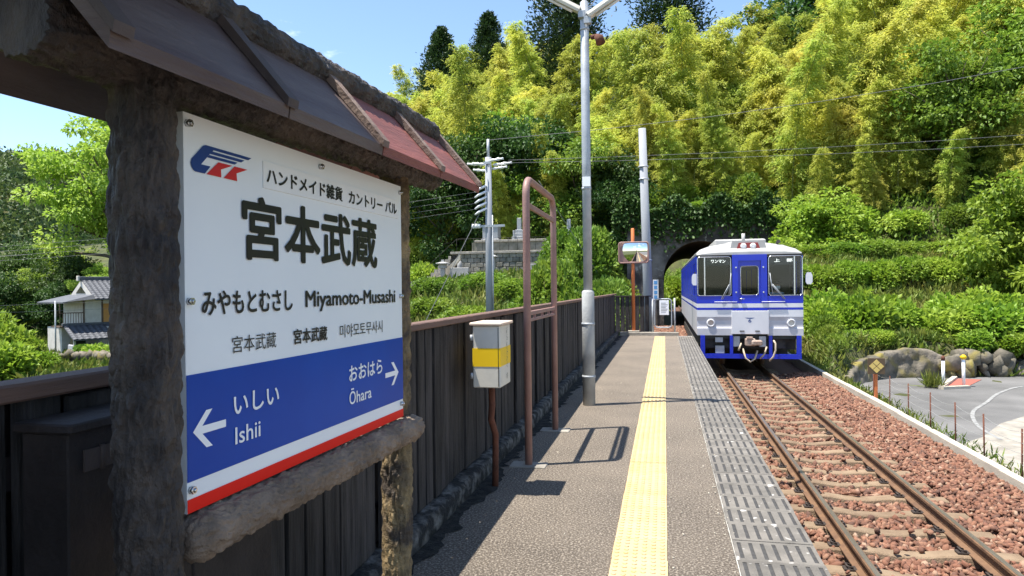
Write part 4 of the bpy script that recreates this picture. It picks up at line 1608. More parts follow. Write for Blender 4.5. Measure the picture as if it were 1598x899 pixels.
# gangway column and its door
col_ = panel('gangway_frame', M['train_blue'], CL, CL + 0.16, 0.99, 2.33, -0.02, 0.06)
panel('gangway_frame', M['train_blue'], CR - 0.16, CR, 0.99, 2.33, -0.02, 0.06)
panel('gangway_frame', M['train_blue'], CL + 0.162, CR - 0.162, 2.16, 2.33, -0.02, 0.06)
gp_ = panel('gangway_apron', M['train_white'], CL - 0.03, CR + 0.03, 0.15, 0.79, -0.05, 0.06, None, 0.008)
panel('stripe', M['train_blue'], CL, CR, 0.80, 0.876, -0.022, 0.06, gp_)
panel('stripe', M['train_white'], CL, CR, 0.878, 0.988, -0.02, 0.06, gp_)
lettering('car_number', '6', M['logo_blue'], gp_, (TX, TY - 0.052, 0), (1, 0, 0), (0, 0, 1), (-0.035, 0.045, 0.475, 0.565), 0.02)
b = MB()
b.add([(TX - 0.13, TY - 0.0515, 0.60), (TX + 0.14, TY - 0.0515, 0.60), (TX + 0.06, TY - 0.0515, 0.575), (TX - 0.05, TY - 0.0515, 0.575)], [(0, 1, 2, 3)])
b.build('wing_emblem', M['logo_blue'], gp_)
for x in (-0.2, 0.2):
    b = MB()
    b.box(TX + x - 0.06, TX + x + 0.06, TY - 0.075, TY - 0.05, 0.225, 0.25, 0, 0.004)
    b.build('hinge', M['under'], gp_)
DL, DR = CL + 0.165, CR - 0.165
door = panel('front_door', M['train_blue'], DL, DR, 0.992, 1.22, 0.015, 0.055)
panel('door_rail', M['train_blue'], DL, DR, 2.02, 2.158, 0.015, 0.055, door)
panel('door_stile', M['train_blue'], DL, DL + 0.055, 1.222, 2.018, 0.015, 0.055, door)
panel('door_stile', M['train_blue'], DR - 0.055, DR, 1.222, 2.018, 0.015, 0.055, door)
panel('door_window', M['glass'], DL + 0.055, DR - 0.055, 1.222, 2.018, 0.03, 0.04, door)


def ring_frame(name, mat, x0, x1, z0, z1, r, rad, y, parent):
    pp = rrect(TX + x0, TX + x1, z0, z1, TY + y, r)
    b = MB()
    b.tube(pp + [pp[0]], rad, 6)
    return b.build(name, mat, parent)


ring_frame('window_frame', M['chrome'], DL + 0.06, DR - 0.06, 1.225, 2.015, 0.07, 0.011, 0.015, door)
b = MB()
b.tube([(TX + DL + 0.03, TY + 0.0, 1.12), (TX + DL + 0.03, TY - 0.05, 1.12), (TX + DL + 0.15, TY - 0.05, 1.12)], 0.014, 8)
b.build('handle', M['chrome'], door)
for x in (CL + 0.10, CR - 0.10):
    for z in (1.30, 1.98):
        b = MB()
        b.tube([(TX + x, TY - 0.02, z), (TX + x, TY - 0.035, z)], 0.022, 8)
        b.build('grab_bolt', M['chrome'], train)

# windscreens with silver frame, mullion, wiper and the lettered blinds behind the glass
for s, txt in ((-1, 'ワンマン'), (1, '上　郡')):
    xo, xi = s * (HW - 0.012), (CL - 0.03 if s < 0 else CR + 0.03)
    x0, x1 = min(xo, xi), max(xo, xi)
    ws = panel('windscreen', M['glass'], x0, x1, 1.197, 2.283, 0.025, 0.035)
    ring_frame('window_frame', M['chrome'], x0 + 0.01, x1 - 0.005, 1.21, 2.275, 0.07, 0.014, 0.0, ws)
    xm = s * 1.17
    panel('mullion', M['chrome'], xm - 0.016, xm + 0.016, 1.22, 2.27, -0.008, 0.022, ws)
    bl0, bl1 = (xm + 0.02, x1 - 0.02) if s < 0 else (x0 + 0.02, xm - 0.02)
    bl = panel('destination_blind', M['black'], bl0, bl1, 2.04, 2.27, 0.045, 0.085)
    c_ = (bl0 + bl1) / 2 + (0.06 * s if s > 0 else 0.02)
    hw_ = 0.19 if s < 0 else 0.235
    lettering('lettering', txt, M['blind_text'], bl, (TX, TY + 0.0425, 0), (1, 0, 0), (0, 0, 1), (c_ - hw_, c_ + hw_, 2.115, 2.20), 0.02)
    xb = s * 0.62
    b = MB()
    b.tube([(TX + (-0.74 if s < 0 else 0.93), TY - 0.02, 1.10), (TX + (-0.52 if s < 0 else 0.60), TY - 0.03, 1.52)], 0.010, 6)
    b.tube([(TX + (-0.70 if s < 0 else 0.90), TY - 0.02, 1.10), (TX + (-0.50 if s < 0 else 0.58), TY - 0.03, 1.50)], 0.006, 6)
    b.tube([(TX + (-0.53 if s < 0 else 0.61), TY - 0.02, 1.25), (TX + (-0.47 if s < 0 else 0.54), TY - 0.02, 1.82)], 0.012, 6)
    b.build('wiper', M['steel'], ws)
    b = MB()
    b.tube([(TX + s * 0.62 - 0.30, TY - 0.035, 1.035), (TX + s * 0.62 + 0.30, TY - 0.035, 1.035)], 0.011, 6)
    b.build('grab_rail', M['train_white'], train)
    # side mirrors on arms
    b = MB()
    xm_ = s * (HW + (0.045 if s < 0 else 0.16))
    b.loft([[(TX + xm_ + dx, TY + y, z) for dx, z in ((-0.05, 1.50), (0.05, 1.50), (0.085, 1.56), (0.085, 1.74), (0.05, 1.82), (-0.05, 1.82), (-0.085, 1.74), (-0.085, 1.56))] for y in (0.02, 0.09)])
    sm = b.build('side_mirror', M['train_white'], train)
    b = MB()
    b.tube([(TX + s * HW, TY + 0.1, 1.86), (TX + xm_, TY + 0.06, 1.86), (TX + xm_, TY + 0.06, 1.80)], 0.012, 6)
    b.build('arm', M['under'], sm)
    panel('corner_pillar', M['train_blue'], *( (-HW, -HW + 0.012) if s < 0 else (HW - 0.012, HW)), 1.197, 2.283, 0.0, 0.06)

# skirt frame under the front
sk = tb('skirt', M['train_blue'], -1.30, 1.33, -0.02, 0.05, -0.52, -0.395)
for x in (-1.30, -0.52, 0.50, 1.21):
    tb('skirt_post', M['train_blue'], x, x + (0.12 if abs(x) > 1 else 0.085), -0.015, 0.05, -0.393, 0.112, sk)
tb('underframe', M['under'], -1.25, 1.25, 0.35, 17.6, -0.30, 0.018)
tb('underframe_box', M['under'], -1.30, 1.30, 2.0, 16.2, -0.62, -0.302)
tb('buffer_beam', M['under'], -1.22, 0.95, 0.16, 0.345, -0.25, 0.11)
tb('equipment_box', M['steel'], -0.90, -0.70, 0.06, 0.155, -0.08, 0.05)
tb('equipment_box', M['pole_base'], -0.90, -0.66, 0.06, 0.155, -0.385, -0.18)
for x in (-0.34, 0.34):
    tb('coupler_bracket', M['steel'], x - 0.09, x + 0.09, 0.02, 0.15, -0.20, 0.09, None, 0.01)
cpl = tb('coupler', M['coupler'], -0.13, 0.13, -0.22, 0.15, -0.16, 0.04, None, 0.02)
tb('coupler_jaw', M['coupler'], 0.02, 0.30, -0.30, -0.10, -0.14, 0.0, cpl, 0.03)
tb('coupler_lug', M['coupler'], -0.10, 0.06, -0.24, -0.12, 0.03, 0.09, cpl, 0.01)
for pts in ([(0.62, 0.0, -0.02), (0.66, -0.06, -0.10), (0.66, -0.08, -0.28), (0.60, -0.06, -0.46), (0.50, -0.03, -0.58)],
            [(0.44, 0.0, -0.20), (0.40, -0.07, -0.30), (0.36, -0.07, -0.40), (0.26, -0.04, -0.52)],
            [(-0.22, 0.0, -0.10), (-0.26, -0.05, -0.20), (-0.30, -0.05, -0.30)],
            [(-0.18, 0, -0.25), (-0.12, -0.08, -0.50), (0.0, -0.1, -0.60), (0.12, -0.08, -0.52), (0.2, 0, -0.3)]):
    b = MB()
    b.tube([(TX + x, TY + y, z) for x, y, z in pts], 0.024, 8)
    b.build('brake_hose', M['hose'], train)
for yy in (3.2, 14.8):
    bg = tb('bogie', M['under'], -0.95, 0.95, yy - 1.5, yy + 1.5, -0.60, -0.40)
    for dy in (-1.0, 1.0):
        for s in (-1, 1):
            b = MB()
            b.tube([(TX + s * 0.50, TY + yy + dy, -0.50), (TX + s * 0.63, TY + yy + dy, -0.50)], 0.415, 24)
            b.build('wheel', M['rail_side'], bg)

# the driver, seated behind the right windscreen
drv = thing('person', 'train driver in pale blue shirt, dark cap and white face mask seated in the cab', 'person', (TX + 0.84, TY + 0.80, 0.112))
sk_v = [(0, 0.10, 0.52), (0, 0.10, 0.75), (0, 0.08, 0.98), (0, 0.06, 1.14), (0, 0.03, 1.24), (0, 0.0, 1.34), (0, 0.0, 1.44),
        (-0.19, 0.06, 1.09), (-0.27, 0.0, 0.84), (-0.20, -0.24, 0.82), (-0.18, -0.32, 0.83),
        (0.19, 0.06, 1.09), (0.27, 0.0, 0.84), (0.20, -0.24, 0.82), (0.18, -0.32, 0.83),
        (-0.10, 0.06, 0.48), (-0.12, -0.34, 0.50), (-0.12, -0.36, 0.06), (0.10, 0.06, 0.48), (0.12, -0.34, 0.50), (0.12, -0.36, 0.06)]
sk_e = [(0, 1), (1, 2), (2, 3), (3, 4), (4, 5), (5, 6), (3, 7), (7, 8), (8, 9), (9, 10), (3, 11), (11, 12), (12, 13), (13, 14),
        (0, 15), (15, 16), (16, 17), (0, 18), (18, 19), (19, 20)]
sk_r = [0.15, 0.14, 0.15, 0.11, 0.055, 0.085, 0.08, 0.065, 0.05, 0.038, 0.036, 0.065, 0.05, 0.038, 0.036, 0.085, 0.07, 0.045, 0.085, 0.07, 0.045]
me = bpy.data.meshes.new('driver_body')
me.from_pydata(sk_v, sk_e, [])
tmp = bpy.data.objects.new('tmp', me)
COL.objects.link(tmp)
tmp.modifiers.new('skin', 'SKIN')
for i, r in enumerate(sk_r):
    me.skin_vertices[0].data[i].radius = (r, r)
me.skin_vertices[0].data[0].use_root = True
ss_ = tmp.modifiers.new('sub', 'SUBSURF')
ss_.levels = ss_.render_levels = 2
dm = bpy.data.meshes.new_from_object(tmp.evaluated_get(bpy.context.evaluated_depsgraph_get()))
bpy.data.objects.remove(tmp)
for m in (M['shirt'], M['skin'], M['navy']):
    dm.materials.append(m)
for p in dm.polygons:
    c = p.center
    p.material_index = 1 if (c.z > 1.17 or (c.y < -0.2 and 0.75 < c.z < 0.95)) else (2 if c.z < 0.62 else 0)
    p.use_smooth = True
body_ = inst('body', dm, drv)
b = MB()
b.loft([[(rx * math.cos(t * math.pi / 8), -0.01 + ry * math.sin(t * math.pi / 8), z) for t in range(16)] for rx, ry, z in
        ((0.098, 0.105, 1.405), (0.100, 0.108, 1.44), (0.115, 0.12, 1.475), (0.105, 0.11, 1.505), (0.03, 0.03, 1.515))], 0, True, True)
b.add([(-0.075, -0.09, 1.415), (0.075, -0.09, 1.415), (0.055, -0.16, 1.395), (-0.055, -0.16, 1.395)], [(0, 1, 2, 3)])
b.build('cap', M['navy'], drv, loc=(0, 0, 0))
b = MB()
b.loft([[(rx * math.cos(math.pi + t * math.pi / 8), -0.012 + ry * math.sin(math.pi + t * math.pi / 8), z) for t in range(9)] for rx, ry, z in
        ((0.05, 0.07, 1.245), (0.083, 0.096, 1.275), (0.088, 0.108, 1.32), (0.086, 0.096, 1.35))], 0, False, True, closed=False)
b.build('face_mask', M['mask'], drv, loc=(0, 0, 0))
for s in (-1, 1):
    b = MB()
    b.tube([(s * 0.032, -0.088, 1.376), (s * 0.032, -0.094, 1.376)], 0.010, 8)
    b.build('eye', M['ink'], drv, loc=(0, 0, 0))
tb('driver_seat', M['navy'], 0.58, 1.10, 0.80, 1.30, 0.11, 0.52, None, 0.03)

# ------------------------------------------------------------------ tunnel
TYP, THW, TSP = 45.2, 2.32, 2.0          # mouth, half width, springing
arch = [(THW * math.cos(math.pi * k / 18), TSP + THW * math.sin(math.pi * k / 18)) for k in range(19)]
inner = [(THW, -1.4)] + arch + [(-THW, -1.4)]
def portal(name, y0, y1, label, group=None):
    p = thing(name, label, 'tunnel portal', (TX, (y0 + y1) / 2, -1.1))
    # wall with arched opening: strips between the opening outline and the wall outline
    X0, X1, ZT = -4.6, 5.4, 6.3
    outer = []
    for (x, z) in inner:
        if z < TSP and abs(x) >= THW - 1e-6:
            outer.append((X1 if x > 0 else X0, z))
        else:
            t = (x / THW)
            outer.append((X1 * max(t, 0) + (-X0) * min(t, 0) if False else (X1 * t if t > 0 else -X0 * t), ZT if abs(t) < 0.99 else TSP + 1.0))
    b = MB()
    vs = []
    for (i_, o_) in zip(inner, outer):
        vs += [(TX + i_[0], y0, i_[1]), (TX + o_[0], y0, o_[1]), (TX + o_[0], y1, o_[1]), (TX + i_[0], y1, i_[1])]
    fs = []
    for k in range(len(inner) - 1):
        a, c = 4 * k, 4 * (k + 1)
        fs += [(a, a + 1, c + 1, c), (a + 2, a + 3, c + 3, c + 2), (a + 1, a + 2, c + 2, c + 1), (a + 3, a, c, c + 3)]
    # fill the square shoulders
    b.add(vs, fs)
    b.build('wall', M['portal'], p)
    # arch stones
    for k in range(17):
        t0, t1 = math.pi * (k + 0.03) / 17, math.pi * (k + 0.97) / 17
        b = MB()
        pl = [(TX + r * math.cos(t), TSP + r * math.sin(t)) for r, t in ((THW + 0.004, t0), (THW + 0.42, t0), (THW + 0.42, t1), (THW + 0.004, t1))]
        b.prism(pl, 'y', y0 - 0.05 if y0 < 60 else y1 - 0.1, y0 + 0.1 if y0 < 60 else y1 + 0.05)
        b.build('arch_stone', M['portal'], p)
    return p


portal('tunnel_portal', TYP, TYP + 0.7, 'sooty concrete tunnel mouth with arch stones behind the train')
b = MB()
b.loft([[(TX + x, y, z) for x, z in inner] for y in (TYP + 0.705, 73.3)], 0, False, True, closed=False)
b.loft([[(TX + x * 1.12, y, z * 1.06) for x, z in inner] for y in (TYP + 0.705, 73.3)], 0, False, True, closed=False)
tag(b.build('tunnel_lining', M['tunnel']), kind='structure')
portal('far_tunnel_portal', 73.31, 74.0, 'far mouth of the short railway tunnel')
# vertical blue and white plate on the portal
vs_ = thing('tunnel_sign', 'narrow vertical blue and white plate beside the tunnel mouth', 'sign', (-0.55, 45.1, 0))
b = MB()
b.box(-0.73, -0.38, 45.08, 45.12, 0.62, 1.92)
pl = b.build('plate', M['white_ink'], vs_)
for z in (0.70, 1.0, 1.32, 1.62):
    b = MB()
    b.box(-0.66, -0.45, 45.074, 45.079, z, z + 0.22)
    b.build('blue_mark', M['sign_sky'], pl)
b = MB()
b.tube([(-0.55, 45.13, -1.1), (-0.55, 45.13, 1.9)], 0.03, 6)
b.build('post', M['steel'], vs_)

# ------------------------------------------------------------------ poles and wires
def upole(loc, H, r, lean, label, name='utility_pole'):
    p = thing(name, label, 'pole', loc)
    b = MB()
    x, y, z = loc
    b.tube([(x, y, z - 0.5), (x + lean * 0.5, y, z + H * 0.5), (x + lean, y, z + H)], [r, r * 0.86, r * 0.72], 14)
    b.build('shaft', M['pole_concrete'], p)
    return p


p2 = upole((-0.46, 22.6, -1.0), 7.55, 0.165, -0.19, 'plain concrete pole beside the tubular gate at the platform end')
for z in (4.9, 5.3, 2.3):
    b = MB()
    b.tube([(-0.46 - 0.025 * (z + 1), 22.6, z), (-0.46 - 0.025 * (z + 1), 22.6, z + 0.05)], 0.16, 12)
    b.build('band', M['steel'], p2)
UX, UY = -6.62, 26.0
UG = gz(UX, UY)
p1 = upole((UX, UY, UG), 6.55 - UG, 0.165, 0.0, 'concrete utility pole with insulators and crossarms behind the fence')
b = MB()
b.tube([(UX, UY, 6.5), (UX, UY, 7.25)], 0.055, 8)
b.build('top_pipe', M['steel'], p1)
for (z, x0, x1) in ((6.32, -0.15, 0.15), (3.88, -0.66, 0.66)):
    b = MB()
    b.box(UX + x0, UX + x1, UY - 0.16, UY - 0.08 - 0.02, z - 0.045, z + 0.045)
    b.build('crossarm', M['steel'], p1)
for (dx, dy, z) in ((-0.45, -0.3, 6.22), (-0.75, 0.2, 6.30), (0.55, -0.25, 6.36), (0.75, 0.15, 6.26), (-0.5, 0, 6.02), (0.6, 0.1, 6.1)):
    b = MB()
    pts = [Vector((UX + dx * t, UY + dy, z + 0.06 * t)) for t in (0.2, 0.4, 0.6, 0.8, 1.0, 1.2)]
    b.tube(pts, [0.03, 0.065, 0.035, 0.065, 0.035, 0.05], 8)
    b.build('insulator', M['insulator'], p1)
for k in range(5):
    b = MB()
    b.tube([(UX - 0.05, UY - 0.1, 5.45 - 0.22 * k), (UX - 0.35, UY - 0.2, 5.30 - 0.22 * k), (UX - 0.5, UY - 0.2, 5.2 - 0.22 * k)], [0.04, 0.05, 0.03], 8)
    b.build('cable_clamp', M['insulator'], p1)
for k in range(4):
    b = MB()
    b.box(UX + 0.24, UX + 0.60, UY - 0.14, UY - 0.08, 3.84, 3.92) if k == 3 else b.tube([(UX - 0.6 + 0.12 * k, UY - 0.12, 3.80), (UX - 0.6 + 0.12 * k, UY - 0.12, 3.97)], 0.055, 8)
    b.build('insulator', M['insulator'], p1)
b = MB()
b.tube([(UX + 0.17, UY - 0.1, UG), (UX + 0.17, UY - 0.1, 4.3)], 0.025, 6)
b.build('conduit', M['steel'], p1)


def wire(p, q_, sag, label, r=0.014, mat='wire', group=None):
    b = MB()
    p, q_ = Vector(p), Vector(q_)
    b.tube([p.lerp(q_, t) - Vector((0, 0, sag * 4 * t * (1 - t))) for t in np.linspace(0, 1, 17)], r, 5)
    return tag(b.build('power_cable', M[mat]), label, 'cable', group)


for k in range(4):
    wire((UX - 0.45, UY - 0.2, 5.2 - 0.22 * k), (-40, 22 + k * 0.3, 3.2 - 0.15 * k), 0.6, 'thin cable running left from the utility pole with insulators', 0.006, 'wire', 'cables left of the utility pole')
wire((UX, UY, 7.22), (60, 40, 24), 3.0, 'long overhead wire crossing in front of the bamboo hillside to the right', 0.010)
for k, (z0, z1) in enumerate(((6.4, 13.0), (6.3, 12.0))):
    wire((UX + 0.8, UY, z0), (60, 44, z1), 1.2, 'paired low wire running right from the pole insulators', 0.008, 'wire', 'paired wires across the bamboo')
wire((UX - 0.1, UY, 4.9), (UX - 2.6, UY - 1.5, UG), 0.0, 'slanting stay wire left of the utility pole', 0.014)
wire((UX + 0.9, UY + 6, 6.5), (UX + 3.4, UY + 8, 2.2), 0.0, 'slanting stay wire right of the utility pole', 0.014)
for k, (z0, z1) in enumerate(((3.2, 7.2), (0.4, 1.6), (-0.1, 0.9))):
    wire((-75, 38, z0), (-30, 58, z1), 0.5, 'cable strung across the valley in front of the tiled house', 0.012, 'wire', 'valley cables')
wire((-0.95, 8.7, 4.9), (3.0, 40, 28), 0.3, 'thin wire rising from the lamp post top', 0.006)

# ------------------------------------------------------------------ cemetery terrace behind the fence
CY = 41.5
tz = 1.95
ter = thing('terrace_wall', 'mossy block retaining wall of the cemetery terrace with rail on top', 'wall', (-9.0, CY + 1.8, tz))
bl_me = []
b = MB()
b.box(-0.205, 0.205, -0.12, 0.12, -0.145, 0.145, 0, 0.03)
o = b.build('block', M['block_wall'])
bl_me = o.data
bpy.data.objects.remove(o)
for r in range(6):
    for c in range(18):
        inst('block', bl_me, ter, (-4.1 + 0.43 * c + (0.21 if r % 2 else 0), rng.normal(0, 0.012), 0.14 + 0.30 * r), (0, 0, rng.normal(0, 0.02)))
b = MB()
b.box(-13.5, -4.9, CY + 1.78, CY + 2.3, tz - 0.6, tz + 1.72)
b.build('core', M['kerb_black'], ter)
b = MB()
b.box(-13.6, -4.8, CY + 1.6, CY + 5.5, tz + 1.76, tz + 1.92, 0, 0.02)
b.build('coping', M['concrete'], ter)
b = MB()
b.box(-12.4, -4.8, CY + 2.6, CY + 2.9, tz + 1.92, tz + 2.55)
b.build('upper_wall', M['block_wall'], ter)
b = MB()
b.box(-12.2, -4.8, CY + 2.5, CY + 5.5, tz + 2.552, tz + 2.70, 0, 0.02)
b.build('upper_coping', M['concrete'], ter)
for k in range(15):
    b = MB()
    x = -13.2 + 0.58 * k
    b.tube([(x, CY + 1.75, tz + 1.9), (x, CY + 1.75, tz + 2.75)], 0.014, 6)
    b.build('rail_post', M['under'], ter)
b = MB()
b.tube([(-14.8, CY + 0.4, tz + 0.9), (-13.2, CY + 1.75, tz + 2.75), (-5.0, CY + 1.75, tz + 2.75)], 0.016, 6)
b.build('handrail', M['under'], ter)
# stairs at the left end
stt = thing('stone_stairs', 'concrete stairs with sloping side wall at the left end of the terrace', 'stairs', (-13.4, CY, tz))
for k in range(8):
    b = MB()
    b.box(-14.9 + 0.16 * k, -13.6, CY + 0.1 + 0.24 * k, CY + 2.2, tz + 0.22 * k - 0.1, tz + 0.22 * (k + 1) - 0.1)
    b.build('step', M['concrete'], stt)
b = MB()
b.prism([(-14.5, tz - 0.35), (-12.4, tz + 1.65), (-12.4, tz + 1.35), (-13.9, tz - 0.35)], 'y', CY - 0.15, CY + 0.08)
b.build('side_wall', M['pale_concrete'], stt)
b = MB()
b.box(-15.5, -5.0, CY - 1.4, CY + 1.77, tz - 0.7, tz - 0.02)
tag(b.build('cemetery_floor', M['concrete']), kind='structure')


def grave(name, x, y, z, s, label, mat, kind):
    g = thing(name, label, 'gravestone' if kind != 'lantern' else 'stone lantern', (x, y, z))
    if kind == 'tall':
        parts = [('base', 0.55, 0.25), ('plinth', 0.42, 0.30), ('pedestal', 0.30, 0.28), ('stone', 0.17, 0.95)]
    elif kind == 'low':
        parts = [('base', 0.62, 0.12), ('stone', 0.55, 0.85), ('cap', 0.62, 0.10)]
    elif kind == 'lantern':
        parts = [('base', 0.34, 0.2), ('shaft', 0.16, 0.75), ('fire_box', 0.26, 0.32), ('roof', 0.42, 0.10), ('finial', 0.1, 0.2)]
    else:
        parts = [('base', 0.85, 0.22), ('plinth', 0.6, 0.55), ('pedestal', 0.42, 0.3), ('stone', 0.26, 1.35), ('roof', 0.46, 0.16), ('finial', 0.12, 0.18)]
    h = 0
    for nm, w, t in parts:
        b = MB()
        w, t = w * s, t * s
        if nm == 'roof':
            b.loft([[(x + sx * w * k, y + sy * w * k, z + h + zz) for sx, sy in ((-1, -1), (1, -1), (1, 1), (-1, 1))] for k, zz in ((1, 0), (1.02, t * 0.4), (0.25, t * 1.6))])
        else:
            b.box(x - w, x + w, y - w * 0.8, y + w * 0.8, z + h, z + h + t, 0, 0.02 * s)
        b.build(nm, mat, g)
        h += t
    for sx in (-1, 1):
        if kind in ('tall', 'big'):
            b = MB()
            b.box(x + sx * 0.36 * s - 0.07 * s, x + sx * 0.36 * s + 0.07 * s, y - 0.55 * s, y - 0.42 * s, z, z + 0.75 * s, 0, 0.01)
            b.build('flower_vase', mat, g)


grave('gravestone', -9.35, CY + 3.4, tz + 2.70, 0.82, 'tall grey gravestone on the upper terrace beside the box-like tomb', M['grave'], 'tall')
grave('gravestone', -11.25, CY + 3.4, tz + 2.70, 0.95, 'low broad grey tomb with flat cap on the upper terrace', M['grave'], 'low')
grave('gravestone', -6.05, CY + 3.4, tz + 2.70, 0.72, 'grey gravestone on the upper terrace at the end by the shrubs', M['grave'], 'tall')
grave('memorial_stone', -10.5, CY + 0.6, tz - 0.02, 0.62, 'pale roofed memorial stone standing before the block retaining wall', M['pale_grave'], 'big')
grave('stone_lantern', -13.35, CY - 0.7, tz - 0.02, 0.85, 'small stone lantern at the foot of the cemetery stairs', M['pale_grave'], 'lantern')
b = MB()
b.box(-12.95, -11.75, CY - 0.55, CY - 0.30, tz - 0.02, tz + 0.82, 0, 0.02)
tag(b.build('stone_slab', M['pale_grave']), 'broad pale inscribed slab standing beside the small stone lantern', 'stone slab')
b = MB()
b.box(-8.05, -7.70, CY + 0.3, CY + 0.5, tz - 0.02, tz + 1.0, 0, 0.02)
tag(b.build('stone_marker', M['pale_grave']), 'thin upright pale stone marker before the block wall', 'stone marker')
b = MB()
b.loft([[(-12.75 + r * math.cos(t * 0.785), CY + 0.9 + r * math.sin(t * 0.785), z) for t in range(8)] for r, z in ((0.16, tz - 0.02), (0.17, tz + 1.0), (0.12, tz + 1.25), (0.03, tz + 1.32))], 0, True, True)
tag(b.build('round_stone_marker', M['pale_grave']), 'round-topped stone marker beside the sloping stair wall', 'stone marker')

# ------------------------------------------------------------------ house in the valley
HX, HY = -55.0, 57.5
hz = -4.35
house = thing('tiled_house', 'two-storey house with grey tiled gabled roof and orange shutter in the valley', 'house', (HX, HY, hz), math.radians(64))


def hb(name, mat, x0, x1, y0, y1, z0, z1, parent=None, bev=0.0):
    b = MB()
    b.box(x0, x1, y0, y1, z0, z1, 0, bev)
    return b.build(name, mat, parent or house, rel=False)


def tile_roof(name, x0, x1, ye, ze, yr, zr, parent=None, tile=(0.46, 0.36)):
    """one slope from eave (ye, ze) to ridge (yr, zr): deck plus courses of tiles"""
    b = MB()
    b.add([(x0, ye, ze), (x1, ye, ze), (x1, yr, zr), (x0, yr, zr), (x0, ye, ze - 0.10), (x1, ye, ze - 0.10), (x1, yr, zr - 0.10), (x0, yr, zr - 0.10)],
          [(0, 1, 2, 3), (4, 7, 6, 5), (0, 4, 5, 1), (1, 5, 6, 2), (2, 6, 7, 3), (3, 7, 4, 0)])
    dk = b.build(name, M['roof_tile'], parent or house, rel=False)
    ln = math.hypot(yr - ye, zr - ze)
    ex, ez = (yr - ye) / ln, (zr - ze) / ln
    b = MB()
    nc = int(ln / tile[1])
    nr = int((x1 - x0) / tile[0])
    for i in range(nc):
        for j in range(nr):
            xs_ = [x0 + (x1 - x0) * (j + t) / nr for t in (0.02, 0.3, 0.5, 0.7, 0.98)]
            hs_ = [0.02, 0.05, 0.085, 0.05, 0.02]
            r0, r1 = [], []
            for x, h in zip(xs_, hs_):
                s0, s1 = ln * i / nc, ln * (i + 1) / nc
                r0.append((x, ye + ex * s0 - ez * (h + 0.03), ze + ez * s0 + ex * (h + 0.03)) if ex > 0 else (x, ye + ex * s0 + ez * (h + 0.03), ze + ez * s0 - ex * (h + 0.03)))
                r1.append((x, ye + ex * s1 - ez * h, ze + ez * s1 + ex * h) if ex > 0 else (x, ye + ex * s1 + ez * h, ze + ez * s1 - ex * h))
            b.loft([r0, r1], 0, False, False, closed=False)
    tag(b.build('roof_tiles', M['roof_tile'], dk, rel=False), kind='stuff')
    return dk


# upper storey
hb('wall', M['plaster'], -1.6, 9.0, -2.5, 2.5, 2.6, 5.3)
tile_roof('roof', -0.9, 9.8, -3.3, 5.20, 0, 7.05)
tile_roof('roof', -0.9, 9.8, 3.3, 5.20, 0, 7.05)
rdg = hb('ridge', M['roof_tile'], -1.1, 9.9, -0.16, 0.16, 6.98, 7.38, None, 0.04)
hb('ridge_end', M['plaster'], -1.25, -1.08, -0.2, 0.2, 6.95, 7.45, rdg, 0.03)
# gable and its skirt roof at the left end
b = MB()
b.prism([(-2.6, 5.55), (2.6, 5.55), (0, 7.0)], 'x', -0.92, -0.80)
gb = b.build('gable', M['plaster'], house, rel=False)
b = MB()
b.prism([(-1.2, 5.75), (1.2, 5.75), (0, 6.45)], 'x', -0.95, -0.925)
b.build('gable_vent', M['dark_pane'], gb, rel=False)
b = MB()
b.add([(-3.6, -3.3, 4.95), (-3.6, 3.3, 4.95), (-0.9, 3.0, 5.62), (-0.9, -3.0, 5.62), (-3.6, -3.3, 4.83), (-3.6, 3.3, 4.83), (-0.9, 3.0, 5.5), (-0.9, -3.0, 5.5)],
      [(0, 1, 2, 3), (4, 7, 6, 5), (0, 4, 5, 1), (1, 5, 6, 2), (2, 6, 7, 3), (3, 7, 4, 0)])
b.build('skirt_roof', M['roof_tile'], house, rel=False)
b = MB()
b.add([(-3.6, -3.32, 4.95), (-0.9, -3.32, 5.2), (-0.9, -3.0, 5.62), (-3.5, -3.3, 4.83)], [(0, 1, 2), (0, 2, 3)])
b.build('skirt_roof', M['roof_tile'], house, rel=False)
hb('shutter', M['shutter'], 0.1, 1.75, -2.56, -2.503, 2.75, 4.75)
for x0 in (1.85, 3.6, 5.4):
    w_ = hb('window', M['pane'], x0, x0 + 1.6, -2.56, -2.503, 2.95, 4.7)
    hb('window_frame', M['house_wood'], x0 + 0.77, x0 + 0.83, -2.58, -2.562, 2.95, 4.7, w_)
for x in (-1.6, 0.0, 1.79, 3.5, 5.3, 7.1):
    hb('timber_post', M['house_wood'], x - 0.06, x + 0.06, -2.59, -2.502, 2.6, 5.2)
# balcony at the left
bal = hb('balcony', M['house_wood'], -3.6, -1.65, -2.5, -0.4, 2.60, 2.72)
for k in range(9):
    hb('baluster', M['house_wood'], -3.58 + 0.22 * k, -3.54 + 0.22 * k, -2.5, -2.46, 2.72, 3.9, bal)
hb('balcony_rail', M['house_wood'], -3.6, -1.65, -2.52, -2.44, 3.9, 3.98, bal)
hb('balcony_post', M['house_wood'], -3.6, -3.5, -2.5, -2.4, 3.98, 4.85, bal)
